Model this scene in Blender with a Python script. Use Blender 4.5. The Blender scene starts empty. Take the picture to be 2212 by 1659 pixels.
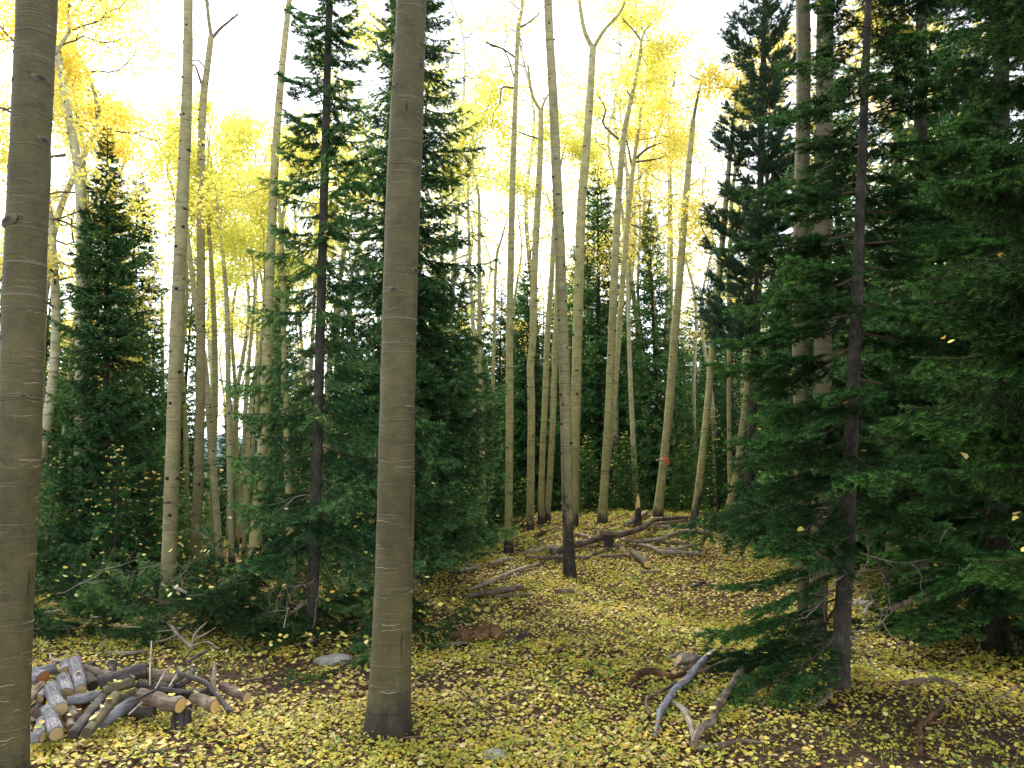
import bpy, math, random
import numpy as np
from mathutils import Vector, Matrix

random.seed(11)
RNG = np.random.default_rng(11)
SC = bpy.context.scene
COL = SC.collection
R = math.radians

# ------------------------------------------------------------------ camera, sky, sun, exposure
EYE = Vector((0.0, 0.0, 1.6))
PITCH = 7.27
cam_data = bpy.data.cameras.new('camera')
cam_data.sensor_width = 36.0
cam_data.lens = 800.0 / 1024.0 * 36.0
cam_data.clip_start = 0.05
cam_data.clip_end = 2000.0
cam = bpy.data.objects.new('camera', cam_data)
COL.objects.link(cam)
cam.location = EYE
cam.rotation_euler = (R(90 + PITCH), 0, 0)
SC.camera = cam

SUN_ELEV, SUN_AZ = R(52), R(-28)          # azimuth measured from +Y (view direction), negative = left
world = bpy.data.worlds.new('World')
SC.world = world
world.use_nodes = True
wn, wl = world.node_tree.nodes, world.node_tree.links
wn.clear()
sky = wn.new('ShaderNodeTexSky')
sky.sky_type = 'NISHITA'
sky.sun_disc = False
sky.sun_elevation = SUN_ELEV
sky.sun_rotation = SUN_AZ
sky.altitude = 2900
sky.air_density = 1.0
sky.dust_density = 1.0
sky.ozone_density = 1.0
hs = wn.new('ShaderNodeHueSaturation')
hs.inputs['Saturation'].default_value = 0.18
bg = wn.new('ShaderNodeBackground')
bg.inputs['Strength'].default_value = 0.15
wo = wn.new('ShaderNodeOutputWorld')
wl.new(sky.outputs[0], hs.inputs['Color'])
wl.new(hs.outputs[0], bg.inputs['Color'])
wl.new(bg.outputs[0], wo.inputs['Surface'])

sun_data = bpy.data.lights.new('sun', 'SUN')
sun_data.energy = 1.5
sun_data.angle = R(10)
sun_data.color = (1.0, 0.95, 0.86)
sun = bpy.data.objects.new('sun', sun_data)
COL.objects.link(sun)
_sd = Vector((math.sin(SUN_AZ) * math.cos(SUN_ELEV), math.cos(SUN_AZ) * math.cos(SUN_ELEV), math.sin(SUN_ELEV)))
sun.rotation_euler = (-_sd).to_track_quat('-Z', 'Y').to_euler()
sun.location = _sd * 60

SC.view_settings.view_transform = 'Standard'
SC.view_settings.look = 'None'
SC.view_settings.exposure = 2.2
SC.view_settings.gamma = 1.0
SC.view_settings.use_curve_mapping = False
SC.cycles.max_bounces = 8
SC.cycles.diffuse_bounces = 4
SC.cycles.transmission_bounces = 4
SC.cycles.transparent_max_bounces = 8

# ------------------------------------------------------------------ picture <-> place (measurements were taken on a 2212 x 1659 view)
FD = 800.0 * 2212 / 1024.0
_c, _s = math.cos(R(PITCH)), math.sin(R(PITCH))
FWD = Vector((0, _c, _s)); UPV = Vector((0, -_s, _c))


def ray(x, y):
    return FWD + Vector((1, 0, 0)) * ((x - 1106.0) / FD) + UPV * ((829.5 - y) / FD)


def px(x, y, depth):
    d = ray(x, y)
    return EYE + d * (depth / d.y)


def S(t):
    t = np.clip(t, 0, 1)
    return t * t * (3 - 2 * t)


def terrain(x, y):
    x = np.asarray(x, float); y = np.asarray(y, float)
    z = 0.86 * S((y - 8) / 10) * S((x + 4) / 7) + 0.12 * S((y - 9) / 14)
    z = z + np.clip(y - 24, 0, 60) * 0.012
    z = z + 0.035 * np.sin(x * 1.3 + 0.7) * np.sin(y * 0.9 + 1.1) + 0.018 * np.sin(x * 3.1 + y * 1.7) + 0.012 * np.sin(y * 4.3 - x * 2.2)
    z = z + 0.05 * np.exp(-((x - 2.9) ** 2 + (y - 6.4) ** 2) / 0.8)
    return z


def tz(x, y):
    return float(terrain(x, y))


def gpx(x, y):
    d = ray(x, y); t = 1.5
    p = EYE
    for _ in range(2400):
        p = EYE + d * t
        if p.z <= tz(p.x, p.y): break
        t += 0.02
    return p


def scale_at(p):
    return (p - EYE).dot(FWD) / FD          # metres per measured pixel at that point


# ------------------------------------------------------------------ mesh helpers
class MB:
    """collects vertices and faces, then links ONE mesh object"""
    def __init__(self):
        self.v, self.f, self.uv, self.t, self.n = [], {3: [], 4: []}, [], [], 0

    def add(self, V, F, tint=0.5, uv=None):
        V = np.asarray(V, float).reshape(-1, 3); F = np.asarray(F, int)
        self.v.append(V); self.f[F.shape[1]].append(F + self.n)
        self.t.append(np.broadcast_to(np.asarray(tint, float), (len(V),)))
        self.uv.append(np.zeros((len(V), 2)) if uv is None else np.asarray(uv, float))
        self.n += len(V)

    def tri_count(self):
        return sum(len(a) for a in self.f[3]) + 2 * sum(len(a) for a in self.f[4])

    def mesh(self, name, mat, smooth=False):
        V = np.concatenate(self.v); T = np.concatenate(self.t); U = np.concatenate(self.uv)
        t3 = np.concatenate(self.f[3]) if self.f[3] else np.zeros((0, 3), int)
        t4 = np.concatenate(self.f[4]) if self.f[4] else np.zeros((0, 4), int)
        me = bpy.data.meshes.new(name)
        me.vertices.add(len(V)); me.vertices.foreach_set('co', V.ravel())
        loops = np.concatenate([t3.ravel(), t4.ravel()])
        me.loops.add(len(loops)); me.loops.foreach_set('vertex_index', loops.astype(np.int32))
        np_ = len(t3) + len(t4)
        me.polygons.add(np_)
        tot = np.concatenate([np.full(len(t3), 3), np.full(len(t4), 4)])
        st = np.concatenate([[0], np.cumsum(tot)[:-1]]) if np_ else np.zeros(0)
        me.polygons.foreach_set('loop_start', st.astype(np.int32))
        me.polygons.foreach_set('loop_total', tot.astype(np.int32))
        me.polygons.foreach_set('use_smooth', np.full(np_, smooth))
        a = me.attributes.new('tint', 'FLOAT', 'POINT'); a.data.foreach_set('value', T.astype(np.float32))
        ul = me.uv_layers.new(name='UVMap'); ul.data.foreach_set('uv', U[loops].astype(np.float32).ravel())
        me.materials.append(mat)
        me.update(); me.validate()
        return me

    def build(self, name, mat, parent=None, smooth=False, stuff=False):
        return link(name, self.mesh(name, mat, smooth), parent, stuff)


def link(name, me, parent=None, stuff=False):
    o = bpy.data.objects.new(name, me); COL.objects.link(o)
    if parent is not None: o.parent = parent
    if stuff: o['kind'] = 'stuff'
    return o


def tag(o, label, cat, group=None):
    o['label'] = label; o['category'] = cat
    if group: o['group'] = group
    return o


def empty(name, loc, label, cat, group=None):
    o = bpy.data.objects.new(name, None); COL.objects.link(o)
    o.location = loc; o.empty_display_size = 0.2
    return tag(o, label, cat, group)


def smooth_path(P, W, n):
    """Catmull-Rom through P (k,3) with values W (k,), n samples evenly in chord length"""
    P = np.asarray(P, float); W = np.asarray(W, float)
    Q = np.column_stack([P, W])
    d = np.concatenate([[0], np.cumsum(np.linalg.norm(np.diff(P, axis=0), axis=1))])
    s = np.linspace(0, d[-1], n)
    E = np.vstack([2 * Q[0] - Q[1], Q, 2 * Q[-1] - Q[-2]])
    out = []
    for v in s:
        i = min(max(int(np.searchsorted(d, v, side='right')) - 1, 0), len(P) - 2)
        t = (v - d[i]) / max(d[i + 1] - d[i], 1e-9)
        a, b, c, e = E[i], E[i + 1], E[i + 2], E[i + 3]
        out.append(0.5 * ((2 * b) + (c - a) * t + (2 * a - 5 * b + 4 * c - e) * t * t + (3 * b - a - 3 * c + e) * t ** 3))
    out = np.array(out)
    return out[:, :3], np.maximum(out[:, 3], 1e-4), s


def frames(P):
    T = np.gradient(P, axis=0); T /= np.linalg.norm(T, axis=1)[:, None] + 1e-12
    ref = np.array([0, 1.0, 0]) if abs(T[0][1]) < 0.85 else np.array([1.0, 0, 0])
    A = np.zeros_like(P); B = np.zeros_like(P)
    a = ref - T[0] * ref.dot(T[0]); a /= np.linalg.norm(a)
    for i in range(len(P)):
        a = a - T[i] * a.dot(T[i]); a /= np.linalg.norm(a) + 1e-12
        A[i] = a; B[i] = np.cross(T[i], a)
    return T, A, B


def tube(mb, P, W, seg=8, tint=0.5, rough=0.0, rng=None, vcoord=None, caps=True, lobe=None):
    P = np.asarray(P, float); n = len(P)
    T, A, B = frames(P)
    an = np.linspace(0, 2 * np.pi, seg + 1)
    ca, sa = np.cos(an), np.sin(an)
    rad = np.repeat(np.asarray(W, float)[:, None], seg + 1, axis=1)
    if rough and rng is not None:
        nz = rng.normal(0, rough, (n, seg)); nz = np.concatenate([nz, nz[:, :1]], axis=1)
        rad = rad * (1 + nz)
    if lobe is not None: rad = rad * lobe(an[None, :], np.arange(n)[:, None])
    V = P[:, None, :] + A[:, None, :] * (rad * ca)[..., None] + B[:, None, :] * (rad * sa)[..., None]
    if vcoord is None:
        vcoord = np.concatenate([[0], np.cumsum(np.linalg.norm(np.diff(P, axis=0), axis=1))])
    uv = np.stack([np.broadcast_to(an / (2 * np.pi) * 2 * np.pi * float(np.mean(W)), (n, seg + 1)),
                   np.broadcast_to(np.asarray(vcoord)[:, None], (n, seg + 1))], axis=-1)
    i = np.arange(n - 1)[:, None] * (seg + 1); j = np.arange(seg)[None, :]
    F = np.stack([i + j, i + j + 1, i + j + seg + 2, i + j + seg + 1], axis=-1).reshape(-1, 4)
    mb.add(V.reshape(-1, 3), F, tint, uv.reshape(-1, 2))
    if caps:
        for k in (0, n - 1):
            C = np.vstack([V[k, :seg], P[k]])
            q = np.arange(seg); F3 = np.stack([q, (q + 1) % seg, np.full(seg, seg)], axis=-1)
            if k == 0: F3 = F3[:, ::-1]
            mb.add(C, F3, tint, np.zeros((seg + 1, 2)))


def disc(mb, c, nrm, r, seg=14, tint=0.5, rng=None, dome=0.0):
    """sawn end: fan with rings, uv = distance from the pith"""
    c = np.array(c, float); nrm = np.array(nrm, float); nrm /= np.linalg.norm(nrm)
    a = np.cross(nrm, [0.3, 0.2, 1.0]); a /= np.linalg.norm(a); b = np.cross(nrm, a)
    an = np.linspace(0, 2 * np.pi, seg, endpoint=False)
    rr = r * (1 + (rng.normal(0, .02, seg) if rng is not None else 0))
    V = c + np.outer(np.cos(an) * rr, a) + np.outer(np.sin(an) * rr, b)
    V = np.vstack([V, c + nrm * dome])
    q = np.arange(seg)
    uv = np.vstack([np.column_stack([np.cos(an) * r, np.sin(an) * r]), [[0, 0]]])
    mb.add(V, np.stack([q, (q + 1) % seg, np.full(seg, seg)], axis=-1), tint, uv)


# ------------------------------------------------------------------ materials
def new_mat(name):
    m = bpy.data.materials.new(name); m.use_nodes = True
    nt = m.node_tree; nt.nodes.clear()
    return m, nt.nodes, nt.links


def ramp(N, stops, interp='LINEAR'):
    r = N.new('ShaderNodeValToRGB'); e = r.color_ramp.elements
    r.color_ramp.interpolation = interp
    while len(e) < len(stops): e.new(0.5)
    for k, (p, c) in enumerate(stops):
        e[k].position = p
        e[k].color = (c, c, c, 1) if isinstance(c, (int, float)) else (*c, 1)
    return r


def noise(N, L, vec, scale, detail=4, rough=0.55, mapping=None):
    n = N.new('ShaderNodeTexNoise')
    n.inputs['Scale'].default_value = scale; n.inputs['Detail'].default_value = detail; n.inputs['Roughness'].default_value = rough
    if mapping is not None:
        mp = N.new('ShaderNodeMapping'); mp.inputs['Scale'].default_value = mapping
        L.new(vec, mp.inputs['Vector']); vec = mp.outputs[0]
    L.new(vec, n.inputs['Vector'])
    return n


def mix(N, L, fac, a, b, mode='MIX'):
    m = N.new('ShaderNodeMix'); m.data_type = 'RGBA'; m.blend_type = mode
    for s, v in ((m.inputs[0], fac), (m.inputs[6], a), (m.inputs[7], b)):
        if isinstance(v, (int, float)): s.default_value = v
        elif isinstance(v, tuple): s.default_value = (*v, 1)
        else: L.new(v, s)
    return m.outputs[2]


def math_(N, L, op, a, b=None, clamp=False):
    m = N.new('ShaderNodeMath'); m.operation = op; m.use_clamp = clamp
    for s, v in ((m.inputs[0], a), (m.inputs[1], b)):
        if v is None: continue
        if isinstance(v, (int, float)): s.default_value = v
        else: L.new(v, s)
    return m.outputs[0]


def attr(N, name, typ='GEOMETRY'):
    a = N.new('ShaderNodeAttribute'); a.attribute_type = typ; a.attribute_name = name
    return a.outputs['Fac']


def finish(m, N, L, color, rough=0.8, bump=None, bump_d=0.01, spec=0.3):
    b = N.new('ShaderNodeBsdfPrincipled'); o = N.new('ShaderNodeOutputMaterial')
    if isinstance(color, tuple): b.inputs['Base Color'].default_value = (*color, 1)
    else: L.new(color, b.inputs['Base Color'])
    b.inputs['Roughness'].default_value = rough
    b.inputs['Specular IOR Level'].default_value = spec
    if bump is not None:
        bn = N.new('ShaderNodeBump'); bn.inputs['Strength'].default_value = 1.0; bn.inputs['Distance'].default_value = bump_d
        L.new(bump, bn.inputs['Height']); L.new(bn.outputs[0], b.inputs['Normal'])
    L.new(b.outputs[0], o.inputs['Surface'])
    return m


def leaf_mat(name, stops, transl=0.45, hue_prop=None, spec=0.25, rough=0.55, warm=(1.0, 1.0, 1.0), obj_random=0.0):
    m, N, L = new_mat(name)
    t = attr(N, 'tint')
    if hue_prop: t = math_(N, L, 'ADD', t, attr(N, hue_prop, 'OBJECT'), clamp=True)
    if obj_random:
        oi = N.new('ShaderNodeObjectInfo')
        t = math_(N, L, 'ADD', t, math_(N, L, 'MULTIPLY', math_(N, L, 'SUBTRACT', oi.outputs['Random'], 0.5), obj_random), clamp=True)
    rp = ramp(N, stops); L.new(t, rp.inputs[0])
    p = N.new('ShaderNodeBsdfPrincipled'); p.inputs['Roughness'].default_value = rough
    p.inputs['Specular IOR Level'].default_value = spec
    L.new(rp.outputs[0], p.inputs['Base Color'])
    tr = N.new('ShaderNodeBsdfTranslucent')
    L.new(mix(N, L, 1.0, rp.outputs[0], warm, 'MULTIPLY'), tr.inputs['Color'])
    ms = N.new('ShaderNodeMixShader'); ms.inputs[0].default_value = transl
    L.new(p.outputs[0], ms.inputs[1]); L.new(tr.outputs[0], ms.inputs[2])
    o = N.new('ShaderNodeOutputMaterial'); L.new(ms.outputs[0], o.inputs['Surface'])
    return m


def aspen_bark(name, lo, hi, top, foot_col=(0.035, 0.03, 0.025), band=0.3):
    m, N, L = new_mat(name)
    tc = N.new('ShaderNodeTexCoord'); uv = tc.outputs['UV']; oc = tc.outputs['Object']
    sx = N.new('ShaderNodeSeparateXYZ'); L.new(uv, sx.inputs[0]); v = sx.outputs['Y']
    big = noise(N, L, oc, 2.2, 5, .6, (1, 1, 0.45))
    rp = ramp(N, [(0.3, lo), (0.7, hi)]); L.new(big.outputs['Fac'], rp.inputs[0])
    col = rp.outputs[0]
    # upper stem paler
    vh = ramp(N, [(0.0, 0.0), (1.0, 1.0)]); L.new(math_(N, L, 'MULTIPLY', v, 0.1, True), vh.inputs[0])
    col = mix(N, L, vh.outputs[0], col, top)
    # fine grain
    gr = noise(N, L, oc, 120, 2, .6)
    gp = ramp(N, [(0.3, 0.72), (0.7, 1.18)]); L.new(gr.outputs['Fac'], gp.inputs[0])
    col = mix(N, L, 0.8, col, gp.outputs[0], 'MULTIPLY')
    # horizontal lenticel lines, dark and pale
    l1 = noise(N, L, uv, 1.0, 3, .5, (3.0, 42.0, 1)); p1 = ramp(N, [(0.60, 0.0), (0.66, 1.0)]); L.new(l1.outputs['Fac'], p1.inputs[0])
    l2 = noise(N, L, uv, 1.0, 2, .5, (1.6, 48.0, 1)); p2 = ramp(N, [(0.64, 0.0), (0.68, 1.0)]); L.new(l2.outputs['Fac'], p2.inputs[0])
    col = mix(N, L, math_(N, L, 'MULTIPLY', p1.outputs[0], 0.75), col, (0.10, 0.085, 0.055))
    col = mix(N, L, math_(N, L, 'MULTIPLY', p2.outputs[0], band), col, (0.45, 0.40, 0.29))
    # very fine horizontal graining, blotches and lichen
    l3 = noise(N, L, uv, 1.0, 3, .6, (7.0, 230.0, 1)); p3 = ramp(N, [(0.3, 0.70), (0.5, 1.0), (0.75, 1.2)]); L.new(l3.outputs['Fac'], p3.inputs[0])
    col = mix(N, L, 0.8, col, p3.outputs[0], 'MULTIPLY')
    l4 = noise(N, L, oc, 7.0, 5, .65); p4 = ramp(N, [(0.35, 0.62), (0.52, 1.0), (0.7, 1.22)]); L.new(l4.outputs['Fac'], p4.inputs[0])
    col = mix(N, L, 0.75, col, p4.outputs[0], 'MULTIPLY')
    # blackened rough foot
    ch = attr(N, 'char_height', 'OBJECT')
    k = math_(N, L, 'SUBTRACT', 1.0, math_(N, L, 'DIVIDE', v, ch))
    cn = noise(N, L, uv, 1.0, 4, .6, (9.0, 2.6, 1))
    s = math_(N, L, 'ADD', math_(N, L, 'MULTIPLY', k, 0.45), cn.outputs['Fac'])
    cp = ramp(N, [(0.60, 0.0), (0.80, 1.0)]); L.new(s, cp.inputs[0])
    foot = math_(N, L, 'MULTIPLY', cp.outputs[0], math_(N, L, 'GREATER_THAN', k, 0.0))
    col = mix(N, L, foot, col, foot_col)
    bh = math_(N, L, 'ADD', math_(N, L, 'MULTIPLY', l3.outputs['Fac'], 0.35), math_(N, L, 'ADD', p2.outputs[0], math_(N, L, 'MULTIPLY', cn.outputs['Fac'], math_(N, L, 'MULTIPLY', foot, 2.0))))
    return finish(m, N, L, col, 0.75, bh, 0.006, 0.25)


def wood_mat(name, stops, scale=(14, 14, 2.0), grain=(40, 3, 1), bump=0.006, moss=0.0):
    m, N, L = new_mat(name)
    tc = N.new('ShaderNodeTexCoord')
    n1 = noise(N, L, tc.outputs['Object'], 6.0, 6, .65)
    n2 = noise(N, L, tc.outputs['UV'], 1.0, 5, .65, (grain[0], grain[1], 1))
    f = math_(N, L, 'ADD', math_(N, L, 'MULTIPLY', n1.outputs['Fac'], 0.5), math_(N, L, 'MULTIPLY', n2.outputs['Fac'], 0.5))
    f = math_(N, L, 'ADD', f, math_(N, L, 'MULTIPLY', math_(N, L, 'SUBTRACT', attr(N, 'tint'), 0.5), 0.2))
    stops = [(.5 + (p_ - .5) * .62, c_) for p_, c_ in stops]
    rp = ramp(N, stops); L.new(f, rp.inputs[0])
    col = rp.outputs[0]
    if moss:
        n3 = noise(N, L, tc.outputs['Object'], 11.0, 4, .6)
        mp = ramp(N, [(0.52, 0.0), (0.62, moss)]); L.new(n3.outputs['Fac'], mp.inputs[0])
        col = mix(N, L, mp.outputs[0], col, (0.09, 0.085, 0.03))
    return finish(m, N, L, col, 0.85, n2.outputs['Fac'], bump, 0.2)


def cut_mat(name, pale, dark):
    m, N, L = new_mat(name)
    tc = N.new('ShaderNodeTexCoord')
    ln = N.new('ShaderNodeVectorMath'); ln.operation = 'LENGTH'; L.new(tc.outputs['UV'], ln.inputs[0])
    n1 = noise(N, L, tc.outputs['Object'], 18, 4, .6)
    w = math_(N, L, 'SINE', math_(N, L, 'ADD', math_(N, L, 'MULTIPLY', ln.outputs['Value'], 700.0), math_(N, L, 'MULTIPLY', n1.outputs['Fac'], 6.0)))
    rp = ramp(N, [(0.0, dark), (0.35, pale), (0.75, pale), (1.0, tuple(c * 1.25 for c in pale))])
    L.new(math_(N, L, 'ADD', math_(N, L, 'MULTIPLY', w, 0.13), n1.outputs['Fac']), rp.inputs[0])
    return finish(m, N, L, rp.outputs[0], 0.8, w, 0.001, 0.2)


YEL = [(0.0, (0.46, 0.58, 0.10)), (0.28, (0.74, 0.76, 0.22)), (0.55, (0.88, 0.80, 0.26)), (0.8, (0.87, 0.66, 0.13)), (1.0, (0.72, 0.42, 0.05))]
M = {}
M['bark'] = aspen_bark('aspen_bark', (0.20, 0.185, 0.070), (0.34, 0.315, 0.125), (0.41, 0.385, 0.19))
M['bark_shaded'] = aspen_bark('aspen_bark_olive_shaded', (0.052, 0.045, 0.017), (0.112, 0.100, 0.042), (0.088, 0.082, 0.044), (0.030, 0.025, 0.017), 0.15)  # bark colour darkened to carry the shade over these trunks
M['bark_tan'] = aspen_bark('aspen_bark_tan', (0.15, 0.135, 0.060), (0.25, 0.228, 0.105), (0.33, 0.305, 0.16), (0.03, 0.026, 0.02))
M['bark_white'] = aspen_bark('aspen_bark_white', (0.30, 0.285, 0.145), (0.43, 0.41, 0.23), (0.47, 0.455, 0.31))
M['ridge'] = wood_mat('bark_ridge', [(0.3, (0.20, 0.175, 0.115)), (0.7, (0.38, 0.34, 0.24))])
M['knot'] = leaf_mat('branch_scar', [(0.0, (0.02, 0.017, 0.013)), (0.5, (0.075, 0.06, 0.045)), (1.0, (0.14, 0.125, 0.07))], 0.0, rough=0.85)
M['twig'] = wood_mat('aspen_twig', [(0.3, (0.07, 0.055, 0.035)), (0.7, (0.16, 0.125, 0.08))])
M['conbark'] = wood_mat('conifer_bark', [(0.3, (0.017, 0.015, 0.011)), (0.55, (0.044, 0.040, 0.031)), (0.75, (0.090, 0.084, 0.068))], grain=(50, 14, 1), bump=0.012)
M['contwig'] = wood_mat('conifer_twig', [(0.3, (0.04, 0.03, 0.02)), (0.7, (0.10, 0.075, 0.05))])
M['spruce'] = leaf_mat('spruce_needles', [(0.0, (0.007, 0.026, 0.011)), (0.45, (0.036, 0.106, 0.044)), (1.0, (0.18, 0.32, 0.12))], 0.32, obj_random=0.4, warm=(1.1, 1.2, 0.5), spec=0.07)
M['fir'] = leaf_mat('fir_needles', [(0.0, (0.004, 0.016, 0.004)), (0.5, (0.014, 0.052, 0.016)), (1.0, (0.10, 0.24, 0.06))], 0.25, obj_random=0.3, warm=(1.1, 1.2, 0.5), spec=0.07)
M['firshaded'] = leaf_mat('shaded_fir_needles', [(0.0, (0.004, 0.015, 0.004)), (0.45, (0.010, 0.036, 0.008)), (1.0, (0.07, 0.17, 0.03))], 0.2, obj_random=0.4, spec=0.07)  # fir needle colour lowered to put the right-edge tree in shade
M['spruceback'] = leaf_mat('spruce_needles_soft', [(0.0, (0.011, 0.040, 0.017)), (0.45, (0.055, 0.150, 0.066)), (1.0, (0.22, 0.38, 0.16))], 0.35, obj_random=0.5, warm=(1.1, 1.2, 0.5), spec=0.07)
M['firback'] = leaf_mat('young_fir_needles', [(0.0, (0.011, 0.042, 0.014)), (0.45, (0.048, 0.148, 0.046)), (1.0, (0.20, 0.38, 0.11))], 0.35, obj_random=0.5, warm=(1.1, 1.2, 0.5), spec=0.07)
M['brush'] = leaf_mat('cut_bough_needles', [(0.0, (0.007, 0.024, 0.007)), (0.45, (0.030, 0.086, 0.026)), (1.0, (0.15, 0.27, 0.08))], 0.25, obj_random=0.7, spec=0.08)
M['pine'] = leaf_mat('pine_needles', [(0.0, (0.015, 0.045, 0.026)), (0.5, (0.045, 0.10, 0.055)), (1.0, (0.10, 0.17, 0.08))], 0.2, obj_random=0.2, spec=0.07)
M['crown'] = leaf_mat('aspen_leaves', YEL, 0.62, hue_prop='leaf_hue', warm=(1.1, 1.05, 0.75))
M['litter'] = leaf_mat('fallen_leaves', [(0.0, (0.26, 0.32, 0.05)), (0.2, (0.56, 0.50, 0.07)), (0.38, (0.70, 0.58, 0.13)), (0.52, (0.78, 0.69, 0.33)), (0.66, (0.66, 0.42, 0.04)), (0.82, (0.50, 0.36, 0.18)), (1.0, (0.20, 0.10, 0.045))], 0.25, obj_random=0.5)
M['herb'] = leaf_mat('herb_leaves', [(0.0, (0.07, 0.20, 0.03)), (0.35, (0.28, 0.33, 0.05)), (0.7, (0.50, 0.47, 0.06)), (1.0, (0.60, 0.42, 0.05))], 0.35)
M['log_grey'] = wood_mat('grey_log_bark', [(0.3, (0.03, 0.028, 0.028)), (0.48, (0.115, 0.112, 0.12)), (0.7, (0.28, 0.275, 0.295))], grain=(45, 5, 1), bump=.012)
M['log_dark'] = wood_mat('dark_log_bark', [(0.3, (0.015, 0.012, 0.010)), (0.5, (0.048, 0.041, 0.038)), (0.72, (0.12, 0.108, 0.104))], grain=(30, 3, 1))
M['log_brown'] = wood_mat('brown_log_bark', [(0.3, (0.035, 0.025, 0.017)), (0.5, (0.125, 0.094, 0.068)), (0.72, (0.27, 0.22, 0.17))], grain=(45, 6, 1), bump=.014)
M['log_moss'] = wood_mat('mossy_log_bark', [(0.3, (0.03, 0.027, 0.017)), (0.5, (0.085, 0.075, 0.045)), (0.72, (0.17, 0.15, 0.09))], grain=(45, 5, 1), bump=.012, moss=0.6)
M['dead'] = wood_mat('dead_wood', [(0.3, (0.09, 0.072, 0.054)), (0.5, (0.24, 0.20, 0.155)), (0.72, (0.42, 0.37, 0.31))], grain=(60, 3, 1))
M['deadblue'] = wood_mat('weathered_wood', [(0.3, (0.06, 0.06, 0.07)), (0.5, (0.18, 0.185, 0.215)), (0.72, (0.31, 0.32, 0.36))], grain=(60, 3, 1))
M['rot'] = wood_mat('rotten_wood', [(0.3, (0.022, 0.012, 0.006)), (0.5, (0.075, 0.040, 0.018)), (0.72, (0.20, 0.118, 0.052))], grain=(60, 6, 1), bump=0.02)
M['cut'] = cut_mat('sawn_end', (0.44, 0.33, 0.17), (0.20, 0.13, 0.06))
M['cutfresh'] = cut_mat('fresh_sawn_end', (0.68, 0.44, 0.17), (0.40, 0.20, 0.06))
M['cutred'] = cut_mat('red_sawn_end', (0.30, 0.13, 0.05), (0.14, 0.05, 0.02))


def stone_mat():
    m, N, L = new_mat('granite')
    tc = N.new('ShaderNodeTexCoord')
    n1 = noise(N, L, tc.outputs['Object'], 9, 6, .7); n2 = noise(N, L, tc.outputs['Object'], 60, 3, .6)
    rp = ramp(N, [(0.3, (0.15, 0.145, 0.13)), (0.55, (0.33, 0.32, 0.29)), (0.75, (0.50, 0.49, 0.45))]); L.new(n1.outputs['Fac'], rp.inputs[0])
    rp2 = ramp(N, [(0.35, 0.6), (0.65, 1.2)]); L.new(n2.outputs['Fac'], rp2.inputs[0])
    return finish(m, N, L, mix(N, L, 0.8, rp.outputs[0], rp2.outputs[0], 'MULTIPLY'), 0.9, n1.outputs['Fac'], 0.02, 0.2)


def ground_mat():
    m, N, L = new_mat('forest_floor')
    tc = N.new('ShaderNodeTexCoord'); oc = tc.outputs['Object']
    n1 = noise(N, L, oc, 1.3, 5, .6); n2 = noise(N, L, oc, 22, 6, .7); n3 = noise(N, L, oc, 110, 3, .6)
    rp = ramp(N, [(0.3, (0.018, 0.012, 0.007)), (0.5, (0.060, 0.040, 0.024)), (0.72, (0.15, 0.105, 0.065))]); L.new(n2.outputs['Fac'], rp.inputs[0])
    rp3 = ramp(N, [(0.35, 0.6), (0.65, 1.3)]); L.new(n3.outputs['Fac'], rp3.inputs[0])
    col = mix(N, L, 0.9, rp.outputs[0], rp3.outputs[0], 'MULTIPLY')
    # far fallen leaves that are too small to tell apart
    vo = N.new('ShaderNodeTexVoronoi'); vo.inputs['Scale'].default_value = 13.0
    L.new(oc, vo.inputs['Vector'])
    sp = N.new('ShaderNodeSeparateColor'); L.new(vo.outputs['Color'], sp.inputs[0])
    lr = ramp(N, [(0.0, (0.38, 0.33, 0.05)), (0.5, (0.58, 0.47, 0.10)), (0.85, (0.52, 0.36, 0.06)), (1.0, (0.2, 0.12, 0.05))]); L.new(sp.outputs[0], lr.inputs[0])
    lm = math_(N, L, 'MULTIPLY', math_(N, L, 'LESS_THAN', vo.outputs['Distance'], 0.42), math_(N, L, 'GREATER_THAN', sp.outputs[1], 0.45))
    sx = N.new('ShaderNodeSeparateXYZ'); L.new(oc, sx.inputs[0])
    far = ramp(N, [(0.0, 0.0), (1.0, 1.0)]); L.new(math_(N, L, 'MULTIPLY', math_(N, L, 'SUBTRACT', sx.outputs['Y'], 7.0), 0.1, True), far.inputs[0])
    pr = ramp(N, [(0.38, 0.25), (0.55, 1.0)]); L.new(n1.outputs['Fac'], pr.inputs[0])
    col = mix(N, L, math_(N, L, 'MULTIPLY', lm, math_(N, L, 'MULTIPLY', far.outputs[0], pr.outputs[0])), col, lr.outputs[0])
    return finish(m, N, L, col, 0.95, n2.outputs['Fac'], 0.03, 0.1)


def plain_mat(name, c, rough=0.6):
    m, N, L = new_mat(name); return finish(m, N, L, c, rough)


def hill_mat():
    m, N, L = new_mat('wooded_hillside')
    tc = N.new('ShaderNodeTexCoord'); n1 = noise(N, L, tc.outputs['Object'], 0.12, 6, .7)
    rp = ramp(N, [(0.35, (0.06, 0.10, 0.10)), (0.6, (0.13, 0.19, 0.20))]); L.new(n1.outputs['Fac'], rp.inputs[0])  # grey-blue put into the colour in place of distance haze
    return finish(m, N, L, rp.outputs[0], 0.95, n1.outputs['Fac'], 2.0, 0.05)


M['stone'] = stone_mat(); M['ground'] = ground_mat(); M['hill'] = hill_mat()
M['tape_orange'] = plain_mat('orange_tape', (0.85, 0.13, 0.04), 0.4)
M['tape_white'] = plain_mat('white_tape', (0.75, 0.72, 0.70), 0.4)

# ------------------------------------------------------------------ the setting: ground and a far hill
def grid_axis(lo, hi, n, k):
    t = np.linspace(-1, 1, n); s = np.sinh(t * k) / np.sinh(k)
    return np.where(s < 0, -s * lo, s * hi)


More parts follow.
